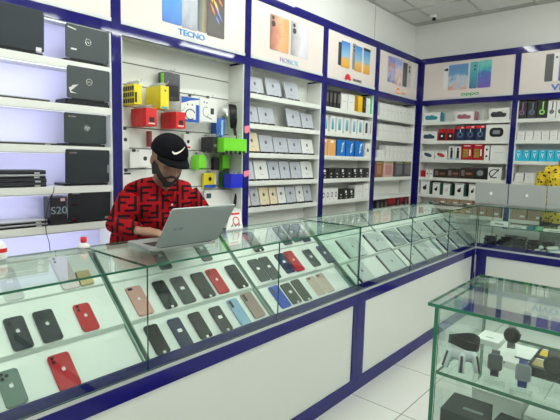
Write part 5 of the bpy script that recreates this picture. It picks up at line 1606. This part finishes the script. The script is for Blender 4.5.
fs = [(i, i + 1, i + 14, i + 13) for i in range(12)] + [(26 + i + 13, 26 + i + 14, 26 + i + 1, 26 + i) for i in range(12)]
fs += [(13 + i, 14 + i, 26 + 14 + i, 26 + 13 + i) for i in range(12)] + [(i + 26, i + 27, i + 1, i) for i in range(12)]
fs += [(0, 13, 39, 26), (12, 38, 51, 25)]
MB().add(vs, fs, CAPM).build('brim', cap, True)
b = MB().ball(P(0, -.010, .128), (.007, .007, .004), CAPM, 8); b.build('cap_button', cap, True)
# curved tick on the cap front
_R = .12
ctr = [(-.040, -.003, .0030), (-.036, -.010, .0055), (-.027, -.0145, .0060), (-.016, -.0125, .0052), (-.004, -.0085, .0044), (.010, -.0035, .0036), (.024, .0020, .0028), (.038, .0080, .0019), (.050, .0130, .0010), (.058, .0165, .0004)]
sw = []
for i, (a, c_, h_) in enumerate(ctr):
    q0 = ctr[max(i - 1, 0)]; q1 = ctr[min(i + 1, len(ctr) - 1)]
    L_ = math.hypot(q1[0] - q0[0], q1[1] - q0[1]); nx, nz = -(q1[1] - q0[1]) / L_, (q1[0] - q0[0]) / L_
    for sg in (1, -1):
        a2, c2 = a + nx * h_ * sg, c_ + nz * h_ * sg
        sw.append((a2 * math.cos(_R) - c2 * math.sin(_R), a2 * math.sin(_R) + c2 * math.cos(_R)))
def capsurf(x_, z_, o_):
    zz_ = min(.086, max(0, z_)); k = math.sqrt(max(0, 1 - (zz_ / .088) ** 2)); ax = .086 * k; ay = .104 * k
    yy = ay * math.sqrt(max(0, 1 - (x_ / ax) ** 2))
    nn = Vector((x_ / .086 ** 2, yy / .104 ** 2, zz_ / .088 ** 2)).normalized() * o_
    return P(x_ + nn.x, -.010 + yy + nn.y, .038 + zz_ + nn.z)
vs = [capsurf(-a * .64 + .004, c_ * .64 + .046, .0085) for a, c_ in sw] + [capsurf(-a * .64 + .004, c_ * .64 + .046, .004) for a, c_ in sw]
nS = len(sw); fs = []
for i in range(0, nS - 2, 2):
    fs += [(i, i + 2, i + 3, i + 1), (nS + i + 1, nS + i + 3, nS + i + 2, nS + i), (i, nS + i, nS + i + 2, i + 2), (i + 1, i + 3, nS + i + 3, nS + i + 1)]
fs += [(0, 1, nS + 1, nS), (nS - 2, nS * 2 - 2, nS * 2 - 1, nS - 1)]
MB().add(vs, fs, mat('tick_white', (.85, .80, .70), .4)).build('tick_emblem', cap, label='cream tick emblem on the cap front')
# shirt
SH = monogram_mat()
b = MB()
b.tube([V(1.50, 2.385, .86), V(1.50, 2.37, 1.00), V(1.505, 2.315, 1.12), V(1.51, 2.255, 1.22), V(1.512, 2.225, 1.285)], [.185, .175, .172, .172, .125], SH, 24)
b.ball(V(1.42, 2.21, 1.235), (.11, .11, .095), SH, 20); b.ball(V(1.605, 2.21, 1.235), (.11, .11, .095), SH, 20)
b.tube([V(1.512, 2.225, 1.28), V(1.514, 2.212, 1.308)], [.100, .076], SH, 20)
for S, E_, W_ in ((RS, RE, RW), (LS, LE, LW)):
    b.tube([V(1.51, 2.23, 1.285), S * .5 + V(1.51, 2.225, 1.295) * .5, S], [.100, .092, .078], SH, 18)
    WW = E_ + (W_ - E_) * 1.0
    b.tube([S, S * .5 + E_ * .5, E_, E_ * .6 + WW * .4, WW], [.074, .066, .056, .050, .040], SH, 18)
fused(b, 'shirt', root, .006, 5)
# collar line and placket with buttons
b = MB().tube([V(1.462, 2.165, 1.335), V(1.470, 2.125, 1.305), V(1.492, 2.095, 1.27), V(1.512, 2.088, 1.245)], .006, SH, 8).tube([V(1.572, 2.165, 1.335), V(1.560, 2.125, 1.305), V(1.535, 2.095, 1.27), V(1.516, 2.088, 1.245)], .006, SH, 8)
b.build('collar_band', root, True)
b = MB()
for k in range(4): b.lathe([(.0055, 0), (.0055, -.003), (.003, -.004)], V(1.513, 2.086 + .012 * k, 1.235 - .045 * k), PAPER, 10, 'y')
b.build('buttons', root)
b = MB().tube([V(1.50, 2.385, 1.0), V(1.50, 2.38, .86)], [.165, .165], PANTS, 20)
for q in (-1, 1): b.tube([V(1.50 + q * .09, 2.38, .90), V(1.50 + q * .10, 2.37, .50), V(1.50 + q * .10, 2.39, .085)], [.105, .078, .062], PANTS, 16)
fused(b, 'trousers', root, .009, 4)
for q in (-1, 1):
    b = MB().tube([V(1.50 + q * .10, 2.42, .045), V(1.50 + q * .105, 2.34, .042), V(1.50 + q * .11, 2.26, .032)], [.045, .043, .032], SHOE, 14, .95)
    b.build('shoe', root, True)

# --- person in yellow behind the far counter
root = thing('person', 'person in a yellow shirt with black dots behind the far counter', 'person', (5.60, .905, .02))
O = Vector((5.60, .945, 0))
b = MB()
b.tube([V(5.62, .945, .92), V(5.62, .945, 1.05), V(5.60, .945, 1.22), V(5.59, .945, 1.38), V(5.58, .945, 1.45)], [.14, .125, .14, .15, .09], SKIN, 18)
b.tube([V(5.58, .945, 1.44), V(5.565, .945, 1.52), V(5.550, .90, 1.58)], [.06, .054, .052], SKIN, 14)
for q in (-1, 1):
    b.tube([V(5.62, .945 + q * .09, .95), V(5.62, .945 + q * .10, .5), V(5.62, .945 + q * .10, .1)], [.088, .058, .042], SKIN, 12)
    b.tube([V(5.63, .945 + q * .10, .04), V(5.51, .945 + q * .11, .025)], [.04, .03], SKIN, 12)
    S = V(5.585, .945 + q * .175, 1.405); E_ = V(5.60, .945 + q * .225, 1.15); W_ = V(5.44, .945 + q * .15, 1.06)
    b.tube([V(5.59, .945, 1.41), S], [.07, .052], SKIN, 12)
    b.tube([S, (S + E_) / 2, E_, (E_ * 2 + W_) / 3, W_], [.052, .045, .036, .036, .025], SKIN, 12)
    hand(b, W_, (-.95, -q * .3, -.1), (0, -q, .3), (0, 0, 1), SKIN, 1.0, .6)
P2, e2 = head(b, V(5.545, .885, 1.645), (-.96, .05, -.2), (-.2, 0, .96), SKIN)
fused(b, 'body', root, .006, 4)
b = MB().ball(P2(0, -.022, .046), (.082, .092, .078), HAIR, 18, e2).ball(P2(0, -.045, .005), (.078, .062, .075), HAIR, 16, e2)
fused(b, 'hair', root, .007, 1)
b = MB()
for q in (-1, 1): b.ball(P2(q * .030, .0745, .014), (.010, .006, .005), HAIR, 10, e2)
b.build('eyes', root, True)
YD = dotted_mat()
b = MB()
b.tube([V(5.62, .945, .88), V(5.62, .945, 1.05), V(5.60, .945, 1.22), V(5.59, .945, 1.36), V(5.585, .945, 1.43)], [.175, .165, .170, .165, .115], YD, 22)
b.tube([V(5.583, .945, 1.43), V(5.578, .945, 1.475)], [.11, .072], YD, 18)
for q in (-1, 1):
    S = V(5.585, .945 + q * .175, 1.405); E_ = V(5.60, .945 + q * .225, 1.15); W_ = V(5.44, .945 + q * .15, 1.06)
    b.tube([V(5.59, .945, 1.39), V(5.59, .945 + q * .09, 1.405), S], [.10, .085, .068], YD, 16)
    b.tube([S, (S + E_) / 2, E_ * .9 + S * .1], [.068, .066, .062], YD, 16)
fused(b, 'shirt', root, .007, 5)
b = MB().tube([V(5.62, .945, 1.0), V(5.62, .945, .88)], [.16, .16], PANTS, 18)
for q in (-1, 1): b.tube([V(5.62, .945 + q * .09, .92), V(5.62, .945 + q * .10, .5), V(5.62, .945 + q * .10, .085)], [.105, .078, .062], PANTS, 14)
fused(b, 'trousers', root, .010, 4)
for q in (-1, 1):
    MB().tube([V(5.65, .945 + q * .10, .045), V(5.58, .945 + q * .105, .042), V(5.50, .945 + q * .11, .032)], [.045, .043, .032], SHOE, 14, .95).build('shoe', root, True)
